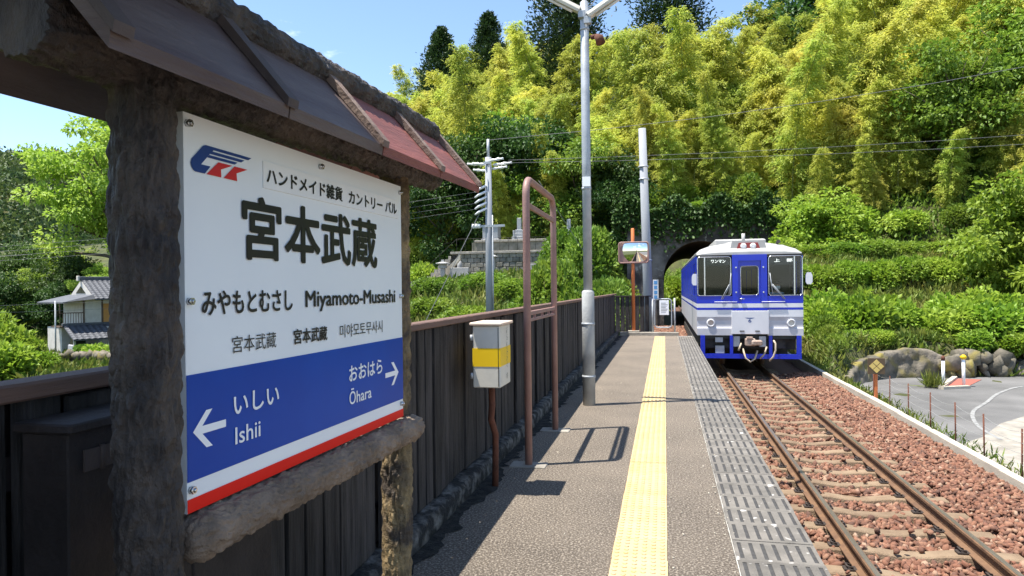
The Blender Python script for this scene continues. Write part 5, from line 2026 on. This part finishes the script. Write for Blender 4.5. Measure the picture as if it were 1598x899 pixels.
# ground floor
hb('wall', M['plaster'], 0.2, 9.0, -3.6, 2.5, -0.3, 2.58)
hb('wall', M['plaster'], -3.0, 0.19, -1.2, 2.4, -0.3, 2.58)
tile_roof('lower_roof', -3.3, 1.2, -4.9, 1.55, -2.45, 2.75)
tile_roof('lower_roof', 1.25, 9.5, -4.8, 1.70, -2.52, 2.62)
hb('lower_ridge', M['roof_tile'], -3.4, 1.3, -2.6, -2.3, 2.74, 2.98, None, 0.03)
for k, x0 in enumerate((0.5, 1.6, 2.7)):
    w_ = hb('sliding_door', M['plaster'], x0, x0 + 1.0, -3.68, -3.603, 0.0, 1.6)
    hb('door_frame', M['house_wood'], x0 + 0.96, x0 + 1.04, -3.70, -3.682, 0.0, 1.6, w_)
w_ = hb('window', M['dark_pane'], 4.0, 5.9, -3.68, -3.603, 0.2, 1.45)
for k in range(4):
    hb('window_bar', M['house_wood'], 4.2 + 0.45 * k, 4.26 + 0.45 * k, -3.70, -3.682, 0.2, 1.45, w_)
for x in (-3.1, -0.2, 0.3):
    hb('carport_post', M['plaster'], x - 0.08, x + 0.08, -4.6, -4.44, -0.3, 1.5)

# small white pickup under the carport roof
tk = thing('small_truck', 'small white flatbed truck parked under the house carport', 'truck', (HX, HY, hz), math.radians(64))
def kb(name, mat, x0, x1, y0, y1, z0, z1, parent=None, bev=0.0):
    b = MB()
    b.box(x0, x1, y0, y1, z0, z1, 0, bev)
    return b.build(name, mat, parent or tk, rel=False)
kb('bed', M['white_ink'], -2.0, -0.1, -4.3, -2.9, 0.25, 0.80, None, 0.03)
cabn = kb('cab', M['train_grey'], -3.1, -2.02, -4.3, -2.9, 0.15, 1.05, None, 0.06)
b = MB()
b.loft([[(x, y, z) for x, y in ((-3.0 + k, -4.25 + k), (-2.05, -4.25 + k), (-2.05, -2.95 - k), (-3.0 + k, -2.95 - k))] for z, k in ((1.052, 0), (1.6, 0.12))])
b.build('cab_glass', M['dark_pane'], tk, rel=False)
for x in (-2.75, -0.6):
    for y in (-4.28, -3.0):
        b = MB()
        b.tube([(x, y - 0.07, -0.05), (x, y + 0.07, -0.05)], 0.26, 14)
        b.build('wheel', M['tyre'], tk, rel=False)

# ------------------------------------------------------------------ right side: road, walls, wire fence
rd = [(4.7, -40), (60, -40)] + [(x, float(wall_y(x)) - 0.02) for x in (60, 24, 15, 11.6, 10, 9.2, 8.6, 7.9, 7.3, 6.6, 5.9, 5.35, 4.75)]
b = MB()
b.add([(x, y, -1.62) for x, y in rd], [tuple(range(len(rd)))])
road = tag(b.build('road', M['road']), kind='structure')
b = MB()
b.add([(x, y, -1.615) for x, y in [(4.75, 4), (30, 4), (30, 22), (12, 19.6), (8.1, 18.2), (7.2, 17.2), (6.2, 15.6), (4.75, 14.0)]], [tuple(range(8))])
b.build('concrete_apron', M['concrete'], road)
b = MB()
arc = [(6.45, 15.4), (6.6, 16.8), (7.2, 18.6), (8.14, 20.2), (9.2, 22.0), (10.5, 23.5), (12.5, 24.3), (16, 24.9)]
ta = np.linspace(0, 7, 57)
def cr_(k, t):
    i = min(int(t), 6)
    f = t - i
    p = [arc[max(0, min(7, i + j))][k] for j in (-1, 0, 1, 2)]
    return 0.5 * (2 * p[1] + (p[2] - p[0]) * f + (2 * p[0] - 5 * p[1] + 4 * p[2] - p[3]) * f * f + (3 * p[1] - p[0] - 3 * p[2] + p[3]) * f ** 3)
sm_ = [(cr_(0, t), cr_(1, t)) for t in ta]
L_ = [(x - 0.035, y + 0.025, -1.611) for x, y in sm_] + [(x + 0.035, y - 0.025, -1.611) for x, y in reversed(sm_)]
b.add(L_, [(i, i + 1, 112 - i, 113 - i) for i in range(56)])
b.build('edge_line', M['white_paint'], road)
b = MB()
b.add([(x, y, -1.609) for x, y in [(7.94, 22.6), (8.7, 22.95), (9.9, 24.9), (9.2, 25.1)]], [(0, 1, 2, 3)])
b.build('red_marking', M['red_paint'], road)
isl = [((7.9, 22.55), (9.2, 25.1)), ((7.9, 22.5), (8.75, 22.85))]
for k, (p, q2) in enumerate(isl):
    b = MB()
    d = Vector((q2[0] - p[0], q2[1] - p[1], 0)).normalized()
    nrm = Vector((-d.y, d.x, 0)) * 0.07
    P0, P1 = Vector((*p, 0)), Vector((*q2, 0))
    pl = [(P0 + nrm), (P0 - nrm), (P1 - nrm), (P1 + nrm)]
    b.prism([(v.x, v.y) for v in pl], 'z', -1.63, -1.54)
    tag(b.build('kerb_stone', M['pale_concrete']), ['pale kerb along the red road marking', 'pale kerb across the tip of the red road marking'][k], 'kerb')
for k, (x, y) in enumerate([(8.03, 22.75), (8.72, 23.15)]):
    p = thing('guide_post', ['white road guide post at the tip of the red marking beside dry grass', 'white road guide post with yellow reflector head on the red marking'][k], 'post', (x, y, -1.62))
    b = MB()
    b.tube([(x, y, -1.63), (x, y, -0.80)], 0.045, 10)
    b.build('shaft', M['white_ink'], p)
    b = MB()
    b.tube([(x, y, -0.80), (x, y, -0.72), (x, y, -0.66)], [0.05, 0.055 if k == 0 else 0.10, 0.03], 10)
    b.build('head', M['rust'] if k == 0 else M['yellow'], p)

# wire fence on the outer side of the ballast edging
wf = thing('wire_fence', 'low wire fence on thin rusty posts between ballast and road', 'fence', (4.42, 12, -1.0))
py = [8.9, 10.0, 11.05, 12.05, 13.1, 14.2, 15.3, 16.4]
for y in py:
    b = MB()
    b.tube([(4.42, y, -1.3), (4.42 + rng.normal(0, 0.012), y, -0.38)], 0.011, 6)
    b.build('post', M['rust'], wf)
for z in (-0.42, -0.56, -0.70, -0.84):
    b = MB()
    pts = []
    for i in range(len(py) - 1):
        for t in (0, 0.25, 0.5, 0.75):
            pts.append((4.42, py[i] + (py[i + 1] - py[i]) * t, z - 0.05 * 4 * t * (1 - t) * (1 if z > -0.5 else 0.5)))
    b.tube(pts, 0.0028, 4)
    b.build('wire', M['pale_wire'], wf)

ds = thing('diamond_sign', 'square brown plate with four gold diamonds on an orange-brown post', 'sign', (4.33, 15.9, -1.0))
b = MB()
b.box(4.30, 4.36, 15.87, 15.93, -1.2, -0.36, 0, 0.004)
b.build('post', M['orange'], ds)
b = MB()
b.box(4.165, 4.495, 15.835, 15.865, -0.41, -0.075, 0, 0.003)
dp = b.build('plate', M['sign_brown'], ds)
for (dx, dz) in ((0, 0.077), (0, -0.077), (0.077, 0), (-0.077, 0)):
    b = MB()
    r = 0.068
    b.prism([(4.33 + dx + r, -0.243 + dz), (4.33 + dx, -0.243 + dz + r), (4.33 + dx - r, -0.243 + dz), (4.33 + dx, -0.243 + dz - r)], 'y', 15.829, 15.8345)
    b.build('gold_diamond', M['sign_gold'], dp)

# stone walls: a rounded concrete shoulder and a dry-stone run
rw = thing('shoulder_wall', 'rounded mossy concrete shoulder wall at the road corner', 'wall', (7.2, 24.8, -1.62))
b = MB()
pts = [(5.35, 22.6, -1.30), (5.9, 23.7, -1.02), (6.6, 24.6, -0.86), (7.3, 25.15, -0.72), (7.9, 25.35, -0.66), (8.6, 25.45, -0.72), (9.1, 25.5, -0.95)]
rings = []
pa = np.array(pts)
ti = np.linspace(0, 6, 90)
fine = np.stack([np.interp(ti, np.arange(7), pa[:, k]) for k in range(3)], 1)
for k in range(3):
    fine[2:-2, k] = (fine[:-4, k] + fine[1:-3, k] + fine[2:-2, k] + fine[3:-1, k] + fine[4:, k]) / 5
for i, (x, y, zt) in enumerate(fine):
    d = Vector((*(fine[min(i + 1, 89)] - fine[max(i - 1, 0)])[:2], 0)).normalized()
    nn = Vector((d.y, -d.x, 0))
    c = Vector((x, y, 0))
    zt += 0.05 * mnoise.noise(Vector((x * 3, y * 3, 0))) + 0.03 * mnoise.noise(Vector((x * 9, y * 9, 2)))
    ring = []
    for j in range(12):
        f = j / 11
        z = -1.8 + (zt + 1.74) * f
        o_ = 0.20 - 0.10 * f + 0.10 * mnoise.noise(Vector((x * 2.5, y * 2.5, z * 3))) + 0.06 * mnoise.noise(Vector((x * 8, y * 8, z * 9)))
        ring.append(c + nn * o_ + EZ * z)
    ring += [c + nn * 0.05 + EZ * zt, c - nn * 0.16 + EZ * zt, c - nn * 0.2 + EZ * -1.8]
    rings.append(ring)
b.loft(rings, 0, True, True)
b.build('wall', M['boulder'], rw)
st_me = []
for k in range(5):
    me = stones_mesh('wall_stone', np.array([[0, 0, 0]]), 0.30, M['boulder'], 0.8)
    st_me.append(me)
dw = thing('dry_stone_wall', 'dry stone retaining wall along the road under the hedge', 'wall', (13, 26, -1.62))
for r in range(3):
    x = 9.2 + 0.2 * (r % 2)
    while x < 24:
        y = float(np.interp(x, [9.2, 10, 11.6, 15, 24], [25.55, 25.6, 26.2, 26.5, 27.9]))
        inst('stone', random.choice(st_me), dw, (x - 13, y - 26 + 0.05 * r + rng.normal(0, 0.03), 0.12 + 0.25 * r), tuple(rng.uniform(0, 6.28, 3)), tuple(rng.uniform(0.75, 1.15, 3)))
        x += 0.42 * rng.uniform(0.8, 1.2)
big = thing('standing_boulder', 'large pale slanting boulder at the end of the shoulder wall', 'boulder', (9.05, 25.2, -1.62))
inst('stone', st_me[0], big, (0, 0.1, 0.42), (0.3, 0.2, 0.4), (1.6, 1.1, 2.0))

# left: low stone wall and a thin pole in the valley
lw = thing('valley_stone_wall', 'low pale stone wall in the valley below the fence cap', 'wall', (-44, 45, gz(-44, 45)))
for k in range(46):
    t = k / 45
    x, y = -60 + 26 * t, 46 + 5 * t
    for r in range(2):
        inst('stone', random.choice(st_me), lw, (x + 44 + rng.normal(0, 0.1), y - 45, gz(x, y) - gz(-44, 45) + 0.25 + 0.5 * r), tuple(rng.uniform(0, 6.28, 3)), (1.7, 1.5, 1.6))
vp = thing('valley_pole', 'thin steel pole in front of the tiled house', 'pole', (-50.5, 49, gz(-50.5, 49)))
b = MB()
b.tube([(-50.5, 49, gz(-50.5, 49)), (-50.5, 49, 0.8)], 0.06, 8)
b.build('shaft', M['steel'], vp)

# distant bare snag behind the left shrubs
sn = thing('dead_tree', 'bleached leafless dead tree in the valley', 'tree', (-66, 56, gz(-66, 56)))
b = MB()
z0 = gz(-66, 56)
b.tube([(-66, 56, z0), (-66, 56, 0.6), (-66.1, 56, 2.2)], [0.16, 0.13, 0.08], 7)
for (dx, dz, z) in ((-1.4, 1.3, 1.0), (1.3, 1.5, 1.2), (0.8, 1.2, 1.9), (-0.9, 1.1, 2.0)):
    b.tube([(-66, 56, z), (-66 + dx * 0.5, 56, z + dz * 0.6), (-66 + dx, 56, z + dz)], [0.07, 0.05, 0.02], 5)
b.build('trunk', M['bare'], sn)

# ------------------------------------------------------------------ vegetation
used = {}
BAM = [bamboo_proto(H, ln, 20 + i) for i, (H, ln) in enumerate(((12.5, 0.20), (11.0, 0.28), (13.5, 0.14), (10.0, 0.24), (12.0, 0.33), (9.5, 0.18)))]
spots = []
y = 47.2
row = 0
while y < 96:
    stepx = 2.15 + 0.022 * (y - 46)
    x = -42 + (row % 2) * stepx / 2
    while x < 62:
        px, pyy = x + rng.normal(0, 0.55), y + rng.normal(0, 0.6)
        d = pyy - float(foot(px))
        corridor = abs(px - TX) < 5.5 and pyy < 50
        behind_sign = False
        rt = (math.cos(YAW) * px + math.sin(YAW) * pyy) / (-math.sin(YAW) * px + math.cos(YAW) * pyy)
        if in_view(px, pyy) and not (abs(px - TX) < 13 and pyy > 70) and d > (2.0 if px > 7 else 3.5) and not corridor and rt > -0.27:
            if px < -4 and d < 9 and rng.random() < 0.75:
                pass            # broadleaf edge above the cemetery
            elif px > 9 and d > 26 and rng.random() < 0.8:
                pass            # dark wood on the ridge to the right
            else:
                spots.append((px, pyy))
        x += stepx
    y += 2.45 + 0.025 * (y - 46)
    row += 1
spots.sort(key=lambda p: p[1])
if len(spots) > 250:
    ix = set(np.linspace(0, len(spots) - 1, 250).astype(int))
    spots = [s for i, s in enumerate(spots) if i in ix]
for i, (px, pyy) in enumerate(spots):
    proto = BAM[i % 6] if i < 6 else random.choice(BAM)
    s = rng.uniform(0.75, 1.2)
    place(proto, used, (px, pyy, gz(px, pyy) - 0.2), rng.uniform(0, 6.28), (s * 1.05, s * 1.05, s),
          'tall bamboo with yellow-green feathery leaves in the hillside grove', 'bamboo on the hillside')

# young bamboo along the foot of the grove
for i in range(50):
    px = rng.uniform(-12, 34)
    pyy = float(foot(px)) + rng.uniform(1.2, 4.5)
    if abs(px - TX) < 4.5 and pyy < 48:
        pyy = 48 + rng.uniform(0, 2.5)
    place(random.choice(BAM), used, (px, pyy, gz(px, pyy) - 0.2), rng.uniform(0, 6.28), rng.uniform(0.42, 0.68),
          'short young bamboo at the lower edge of the hillside grove', 'young bamboo along the foot of the grove')

# cedars standing above the grove
CED = [cedar_proto(16, 4.6, 41), cedar_proto(18, 5.4, 42)]
for (k, x, yy, s, lab) in [(0, -25.5, 78.0, 1.15, 'dark pointed cedar rising above the bamboo nearest the sign roof'),
                           (0, -20.2, 80.0, 1.12, 'slim dark cedar rising above the bamboo between two other cedars'),
                           (1, -9.2, 68.0, 1.25, 'broad tall dark cedar standing behind the lamp post'),
                           (1, 0.75, 73.0, 1.25, 'dark round-headed cedar rising above the concrete pole'),
                           ]:
    place(CED[k], used, (x, yy, gz(x, yy) - 0.3), rng.uniform(0, 6.28), s, lab)

BRO = [broadleaf_proto('broadleaf_tree', 9.0, 4.2, M['lf_dark'], 51, 90, 130, 0.30, 0.25),
       broadleaf_proto('broadleaf_tree', 8.0, 3.8, M['lf_broad'], 52, 90, 130, 0.28, 0.2)]
MAP = broadleaf_proto('broadleaf_tree', 19.0, 8.5, M['lf_lime'], 53, 210, 150, 0.40, 0.25, 0.7, None, (0.09, 0.20))
# dark broadleaf wood on the right ridge
k = 0
for x, yy in [(16, 70), (20, 74), (24, 68), (28, 73), (32, 69), (36, 74), (40, 68), (44, 74), (22, 80), (30, 82), (38, 82), (27, 63), (35, 62), (43, 60), (47, 66), (14, 77)]:
    x2, y2 = x + rng.normal(0, 1), yy + rng.normal(0, 1)
    place(BRO[0], used, (x2, y2, gz(x2, y2) - 0.3), rng.uniform(0, 6.28), rng.uniform(1.05, 1.5),
          'dark broadleaf tree on the ridge above the bamboo', 'dark trees on the right ridge')
# broadleaf edge above the cemetery and round the portal
for x, yy, s, kk in [(-13.5, 50.5, 1.0, 0), (-9.8, 51, 1.05, 0), (-6.2, 49.0, 0.95, 1), (-3.4, 49.5, 0.85, 0), (-16.5, 50, 0.9, 0), (-12, 54, 1.1, 1), (-8.4, 49.2, 0.7, 1), (-2.5, 47.6, 0.6, 0)]:
    place(BRO[kk], used, (x, yy, gz(x, yy) - 0.3), rng.uniform(0, 6.28), s,
          'broadleaf tree at the foot of the bamboo above the gravestones' if kk == 0 else 'bright broadleaf tree at the foot of the bamboo above the gravestones', 'trees above the cemetery' if kk == 0 else 'bright trees above the cemetery')
for x, yy, s, lab in [(16.5, 45.0, 1.0, 'pale spreading tree in the middle of the bamboo slope above the railcar'), (21.5, 47.5, 1.05, 'green tree among the bamboo to the right of the pale spreading tree')]:
    place(BRO[1], used, (x, yy, gz(x, yy) + 1.0), rng.uniform(0, 6.28), s, lab)
# rounded bright tree behind the train, and one at the right margin
RND = broadleaf_proto('rounded_tree', 4.2, 2.5, M['lf_bright'], 61, 110, 150, 0.22, 0.05, 0.9)
place(RND, used, (8.5, 41.0, 2.2), 0.4, (1.12, 1.0, 1.0), 'rounded bright green tree just behind the railcar roof')
place(RND, used, (14.6, 31.5, gz(14.6, 31.5)), 2.0, (1.0, 1.0, 1.22), 'bright green leafy tree above the hedge at the far side of the road')
# big trees on the left beyond the house
place(MAP, used, (-69.5, 77.0, gz(-69.5, 77) - 0.5), 0.3, (1.4, 1.4, 1.52), 'large spreading light green tree behind the tiled house')
for x, yy, s, lab in [(-80, 77, 0.55, 'mid-sized light tree beside the large spreading tree'), (-88, 84, 0.5, 'leafy tree at the edge of the valley wood'), (-75, 70, 0.5, 'low dense tree in front of the large spreading tree'),
                      (-66, 70, 0.45, 'small bright tree on the grassy slope behind the tiled house'), (-84, 72, 0.5, 'low tree before the valley wood')]:
    place(MAP, used, (x, yy, gz(x, yy) - 0.4), rng.uniform(0, 6.28), s, lab)
for x, yy, s in [(-72, 72, 1.0), (-77, 68, 0.95), (-82, 66, 0.9), (-70, 68.5, 0.8), (-80, 74, 1.2)]:
    place(BRO[0], used, (x, yy, gz(x, yy) - 0.3), rng.uniform(0, 6.28), s, 'dark understorey tree in the valley wood left of the house', 'dark trees of the valley wood')

for x, yy, s in [(-4.5, 104, 0.9), (0.5, 110, 0.9), (5.5, 106, 0.9)]:
    place(BRO[1], used, (x, yy, gz(x, yy) - 1.5), rng.uniform(0, 6.28), s, 'leafy tree seen through the tunnel beyond its far mouth', 'trees beyond the tunnel')

for x, yy in [(-30, 54), (-34, 60), (-38, 57), (-42, 66), (-46, 70), (-36, 68), (-30, 64), (-50, 76), (-44, 78), (-27, 50), (-40, 74), (-54, 72)]:
    place(BRO[1] if (x + yy) % 3 else BRO[0], used, (x, yy, gz(x, yy) - 0.3), rng.uniform(0, 6.28), rng.uniform(1.0, 1.5), 'broadleaf tree on the open slope between the tiled house and the bamboo', 'trees on the slope beside the bamboo')

# shrubs
SHB = [shrub_proto('shrub', M['lf_bright'], 71), shrub_proto('shrub', M['lf_bright'], 72, 4800, 0.12), shrub_proto('shrub', M['lf_broad'], 73, 5000, 0.12),
       shrub_proto('leafy_shrub', M['lf_bright'], 74, 3000, 0.20, 20)]


def shrubs(kind, items, label, group, z_off=-0.1):
    for it in items:
        x, yy, sx, sz = it
        k = random.choice(kind)
        place(SHB[k], used, (x, yy, gz(x, yy) + z_off), rng.uniform(0, 6.28), (sx, sx * rng.uniform(0.9, 1.1), sz), label, group)


# behind the platform fence
items = []
for x, yy, sx, sz in [(-3.2, 12.5, 0.9, 1.1), (-4.2, 15.5, 1.0, 1.1), (-5.6, 17.5, 1.2, 1.15), (-6.6, 20.0, 1.2, 1.15), (-8.2, 21.5, 1.3, 1.0), (-9.6, 24.5, 1.4, 1.15), (-11.2, 27.0, 1.4, 1.0), (-4.4, 20.0, 1.1, 1.25),
                      (-3.6, 23.5, 1.1, 1.5), (-8.2, 28.5, 1.3, 1.0), (-10.6, 31.0, 1.4, 1.0), (-13.0, 30.0, 1.4, 1.1), (-7.0, 33.0, 1.4, 0.9), (-9.2, 35.0, 1.4, 0.9), (-12.0, 35.0, 1.4, 0.9), (-14.8, 36.0, 1.5, 1.0), (-5.5, 30.5, 1.3, 1.0)]:
    items.append((x, yy, sx, sz))
shrubs([0, 1, 2], items, 'bright leafy shrub growing behind the platform fence below the cemetery', 'shrubs behind the platform fence')
shrubs([2], [(-3.0, 27.5, 1.5, 2.3), (-4.6, 28.0, 1.6, 2.5), (-2.6, 32.0, 1.5, 2.4), (-3.9, 35.5, 1.7, 2.6), (-2.5, 39.0, 1.4, 2.6), (-5.2, 37.5, 1.6, 2.2)],
       'tall green bush beside the mirror post, between cemetery and tunnel', 'tall bushes between cemetery and tunnel')
shrubs([0, 3], [(-15.8, 43.8, 1.6, 2.2), (-17.5, 44.5, 1.6, 2.0)], 'bright shrub left of the cemetery stairs', 'shrubs left of the cemetery stairs')
# right bank: two clipped-looking hedges of individual bushes and the rows above
shrubs([3], [(5.9, 27.0, 0.95, 1.25), (7.0, 27.3, 1.15, 1.35), (8.2, 27.8, 1.1, 1.25), (6.4, 28.6, 1.2, 1.4), (7.9, 29.0, 1.2, 1.3)],
       'large-leaved bright bush on the bank beside the railcar', 'large-leaved bushes by the railcar')
shrubs([3], [(9.9, 27.5, 1.1, 1.05), (11.2, 27.6, 1.2, 1.15), (12.5, 27.9, 1.2, 1.2), (13.9, 28.2, 1.2, 1.2), (15.3, 28.6, 1.2, 1.2), (10.6, 28.9, 1.2, 1.2), (12.0, 29.3, 1.2, 1.2), (13.4, 29.6, 1.2, 1.2)],
       'large-leaved bright bush above the dry stone wall', 'large-leaved bushes above the stone wall')
shrubs([3], [(10.2, 26.3, 0.7, 0.55), (11.6, 26.6, 0.75, 0.6), (13.0, 26.8, 0.75, 0.6), (14.5, 27.0, 0.75, 0.6)], 'bush spilling over the top of the dry stone wall', 'bushes spilling over the stone wall')
shrubs([0, 1], [(5.6 + 1.25 * k, 33.2 + 0.12 * k, 1.1, 1.15) for k in range(9)], 'dense small-leaved hedge bush on the bank behind the large-leaved bushes', 'hedge bushes on the upper bank')
shrubs([1, 2], [(6.0 + 1.5 * k, 37.6, 1.2, 0.8) for k in range(9)], 'low rounded bush at the foot of the bamboo slope on the right', 'low bushes below the bamboo')
shrubs([1, 2], [(5.3, 24.9, 0.45, 0.7), (5.5, 25.9, 0.6, 0.9), (6.3, 25.6, 0.7, 0.6), (7.2, 25.9, 0.7, 0.6), (5.25, 23.4, 0.35, 0.5)], 'small shrub on the verge between ballast edging and shoulder wall', 'verge shrubs')
# valley, left
shrubs([0, 1, 3], [(-47.2, 41.0, 2.6, 2.6), (-44.5, 38.5, 2.2, 2.2), (-50.2, 43.5, 2.6, 2.9), (-48.6, 44.5, 2.0, 2.4), (-54.5, 46.0, 2.4, 2.8), (-46.0, 43.2, 1.5, 1.7)],
       'big sunlit shrub in the valley below the fence', 'valley shrubs')
shrubs([2, 3], [(-48.2, 51.2, 1.5, 1.3), (-46.0, 51.8, 1.6, 1.2), (-51.5, 53, 1.2, 1.2)], 'garden bush in front of the tiled house', 'garden bushes')
shrubs([3], [(-70.5, 60.5, 3.0, 3.6), (-73, 61, 3, 3.2)], 'pale flowering bush at the edge of the valley wood', 'pale flowering bushes')


shrubs([0, 1, 2], [(-5.2, 46.8, 1.3, 1.5), (-3.6, 47.0, 1.3, 1.4), (-1.7, 47.6, 1.5, 1.7), (0.4, 48.0, 1.0, 0.8), (2.4, 47.2, 1.1, 0.7), (4.9, 47.8, 1.6, 1.9), (6.4, 46.9, 1.0, 1.0),
                   (-4.2, 49.0, 1.5, 1.5), (-1.2, 49.2, 1.5, 1.4), (1.6, 49.0, 1.5, 1.3), (4.2, 49.3, 1.5, 1.4), (7.4, 47.2, 1.4, 1.6)],
       'bush on the slope directly above the tunnel mouth', 'bushes above the tunnel mouth')
shrubs([0, 1, 2], [(9.0, 45.8, 1.4, 1.6), (11.0, 44.2, 1.4, 1.4), (13.2, 43.0, 1.4, 1.3), (16, 42.2, 1.4, 1.2), (19, 41.6, 1.4, 1.2)],
       'bush at the foot of the bamboo behind the rounded bright tree', 'bushes behind the rounded tree')

shrubs([0, 1, 3], [(-1.6, 79, 1.6, 2.2), (-0.8, 84, 1.8, 2.6), (1.0, 92, 2.4, 3.4), (3.4, 94, 2.4, 3.2), (-1.4, 90, 2.2, 3.2), (6.2, 84, 2.0, 2.6)],
       'sunlit bush seen through the tunnel beyond its far mouth', 'bushes beyond the tunnel')

# ivy hanging over the portal
n = 5200
ix_ = rng.uniform(-3.2, 8.2, n)
iz_ = 6.9 + 0.5 * np.sin(ix_ * 2.3) - np.abs(rng.normal(0, 1.25, n)) * (0.5 + 0.7 * (0.5 + 0.5 * np.sin(ix_ * 1.7) * np.sin(ix_ * 0.6 + 1)))
inside = ((ix_ - TX) ** 2 + np.maximum(iz_ - TSP, 0) ** 2) < (THW + 0.3) ** 2
P = np.stack([ix_, 45.12 - np.abs(rng.normal(0, 0.12, n)), iz_], 1)[~inside]
D = rng.normal(0, 0.5, (len(P), 3)) + np.array([0, -0.5, -0.6])
V, F = leaves(P, D, rng.uniform(0.18, 0.38, len(P)), 0.2)
tag(inst('portal_ivy', mesh_np('portal_ivy', V, F, M['lf_ivy'])), kind='stuff')

# undergrowth over slopes and banks
def scatter(name, n, xr, yr, cond, L, W, mat, lift=0.0):
    x = rng.uniform(*xr, n)
    y = rng.uniform(*yr, n)
    k = cond(x, y)
    x, y = x[k], y[k]
    z = ground(x, y) + rng.uniform(-0.02, lift, len(x))
    P = np.stack([x, y, z], 1)
    D = rng.normal(0, 0.55, (len(x), 3)) + np.array([0, 0, 0.9])
    Ls = L * rng.uniform(0.5, 1.4, len(x))
    V, F = leaves(P, D, Ls, W * Ls)
    return tag(inst(name, mesh_np(name, V, F, mat)), kind='stuff')


scatter('slope_undergrowth', 150000, (-22, 48), (36, 66), lambda x, y: (y > foot(x) + 0.3) & ~((np.abs(x - TX) < 3.2) & (y < 47)), 0.26, 0.45, M['lf_broad'], 0.8)
scatter('bank_grass', 60000, (5.0, 26), (23.5, 42), lambda x, y: (y > 25.6 + 0.12 * (x - 9)) & (y < foot(x) + 2), 0.32, 0.22, M['lf_grass'], 0.15)
scatter('verge_cover', 16000, (4.35, 9.2), (16, 27), lambda x, y: (y > wall_y(x) + 0.1) | (x < 4.75), 0.2, 0.3, M['lf_grass'], 0.25)
scatter('verge_grass', 5200, (4.30, 4.72), (5, 44), lambda x, y: np.ones(len(x), bool), 0.16, 0.12, M['lf_grass'], 0.35)
scatter('left_slope_grass', 46000, (-24, -1.75), (6, 46), lambda x, y: ~((y > 40) & (x > -15.5) & (x < -5)), 0.42, 0.25, M['lf_grass'], 0.25)
scatter('valley_grass', 40000, (-90, -40), (38, 84), lambda x, y: np.ones(len(x), bool), 0.7, 0.3, M['lf_grass'], 0.15)
# bushy growth seen through the tunnel
scatter('far_cutting_growth', 40000, (-18, 20), (74.5, 125), lambda x, y: np.abs(x - TX) > 1.4, 0.6, 0.5, M['lf_bright'], 1.6)

# far-off wood on the hills
n = 60000
az_ = np.degrees(np.arctan2(hv[:, 0], hv[:, 1]))
hv = hv[(az_ > -54) & (az_ < -36)]
idx_ = rng.integers(0, len(hv), n)
P = hv[idx_] + rng.normal(0, 4.5, (n, 3)) * np.array([1, 1, 0.5]) + np.array([0, 0, 2.5])
D = rng.normal(0, 0.7, (n, 3)) + np.array([0, 0, 0.6])
V, F = leaves(P, D, rng.uniform(1.2, 3.0, n), rng.uniform(0.9, 1.8, n))
tag(inst('far_wood', mesh_np('far_wood', V, F, M['lf_far'])), kind='stuff')

# dry tuft by the guide post, weeds by the platform end and along the platform joints
tufts('dry_grass', [(7.75 + rng.normal(0, 0.12), 22.9 + rng.normal(0, 0.15), -1.6) for _ in range(26)], 0.45, 0.06, M['lf_grass'], 8)
tufts('platform_weeds', [(0.05 + rng.normal(0, 0.2), 21.9 + rng.uniform(0, 1.2), -0.9) for _ in range(40)], 0.35, 0.3, M['lf_bright'], 8)
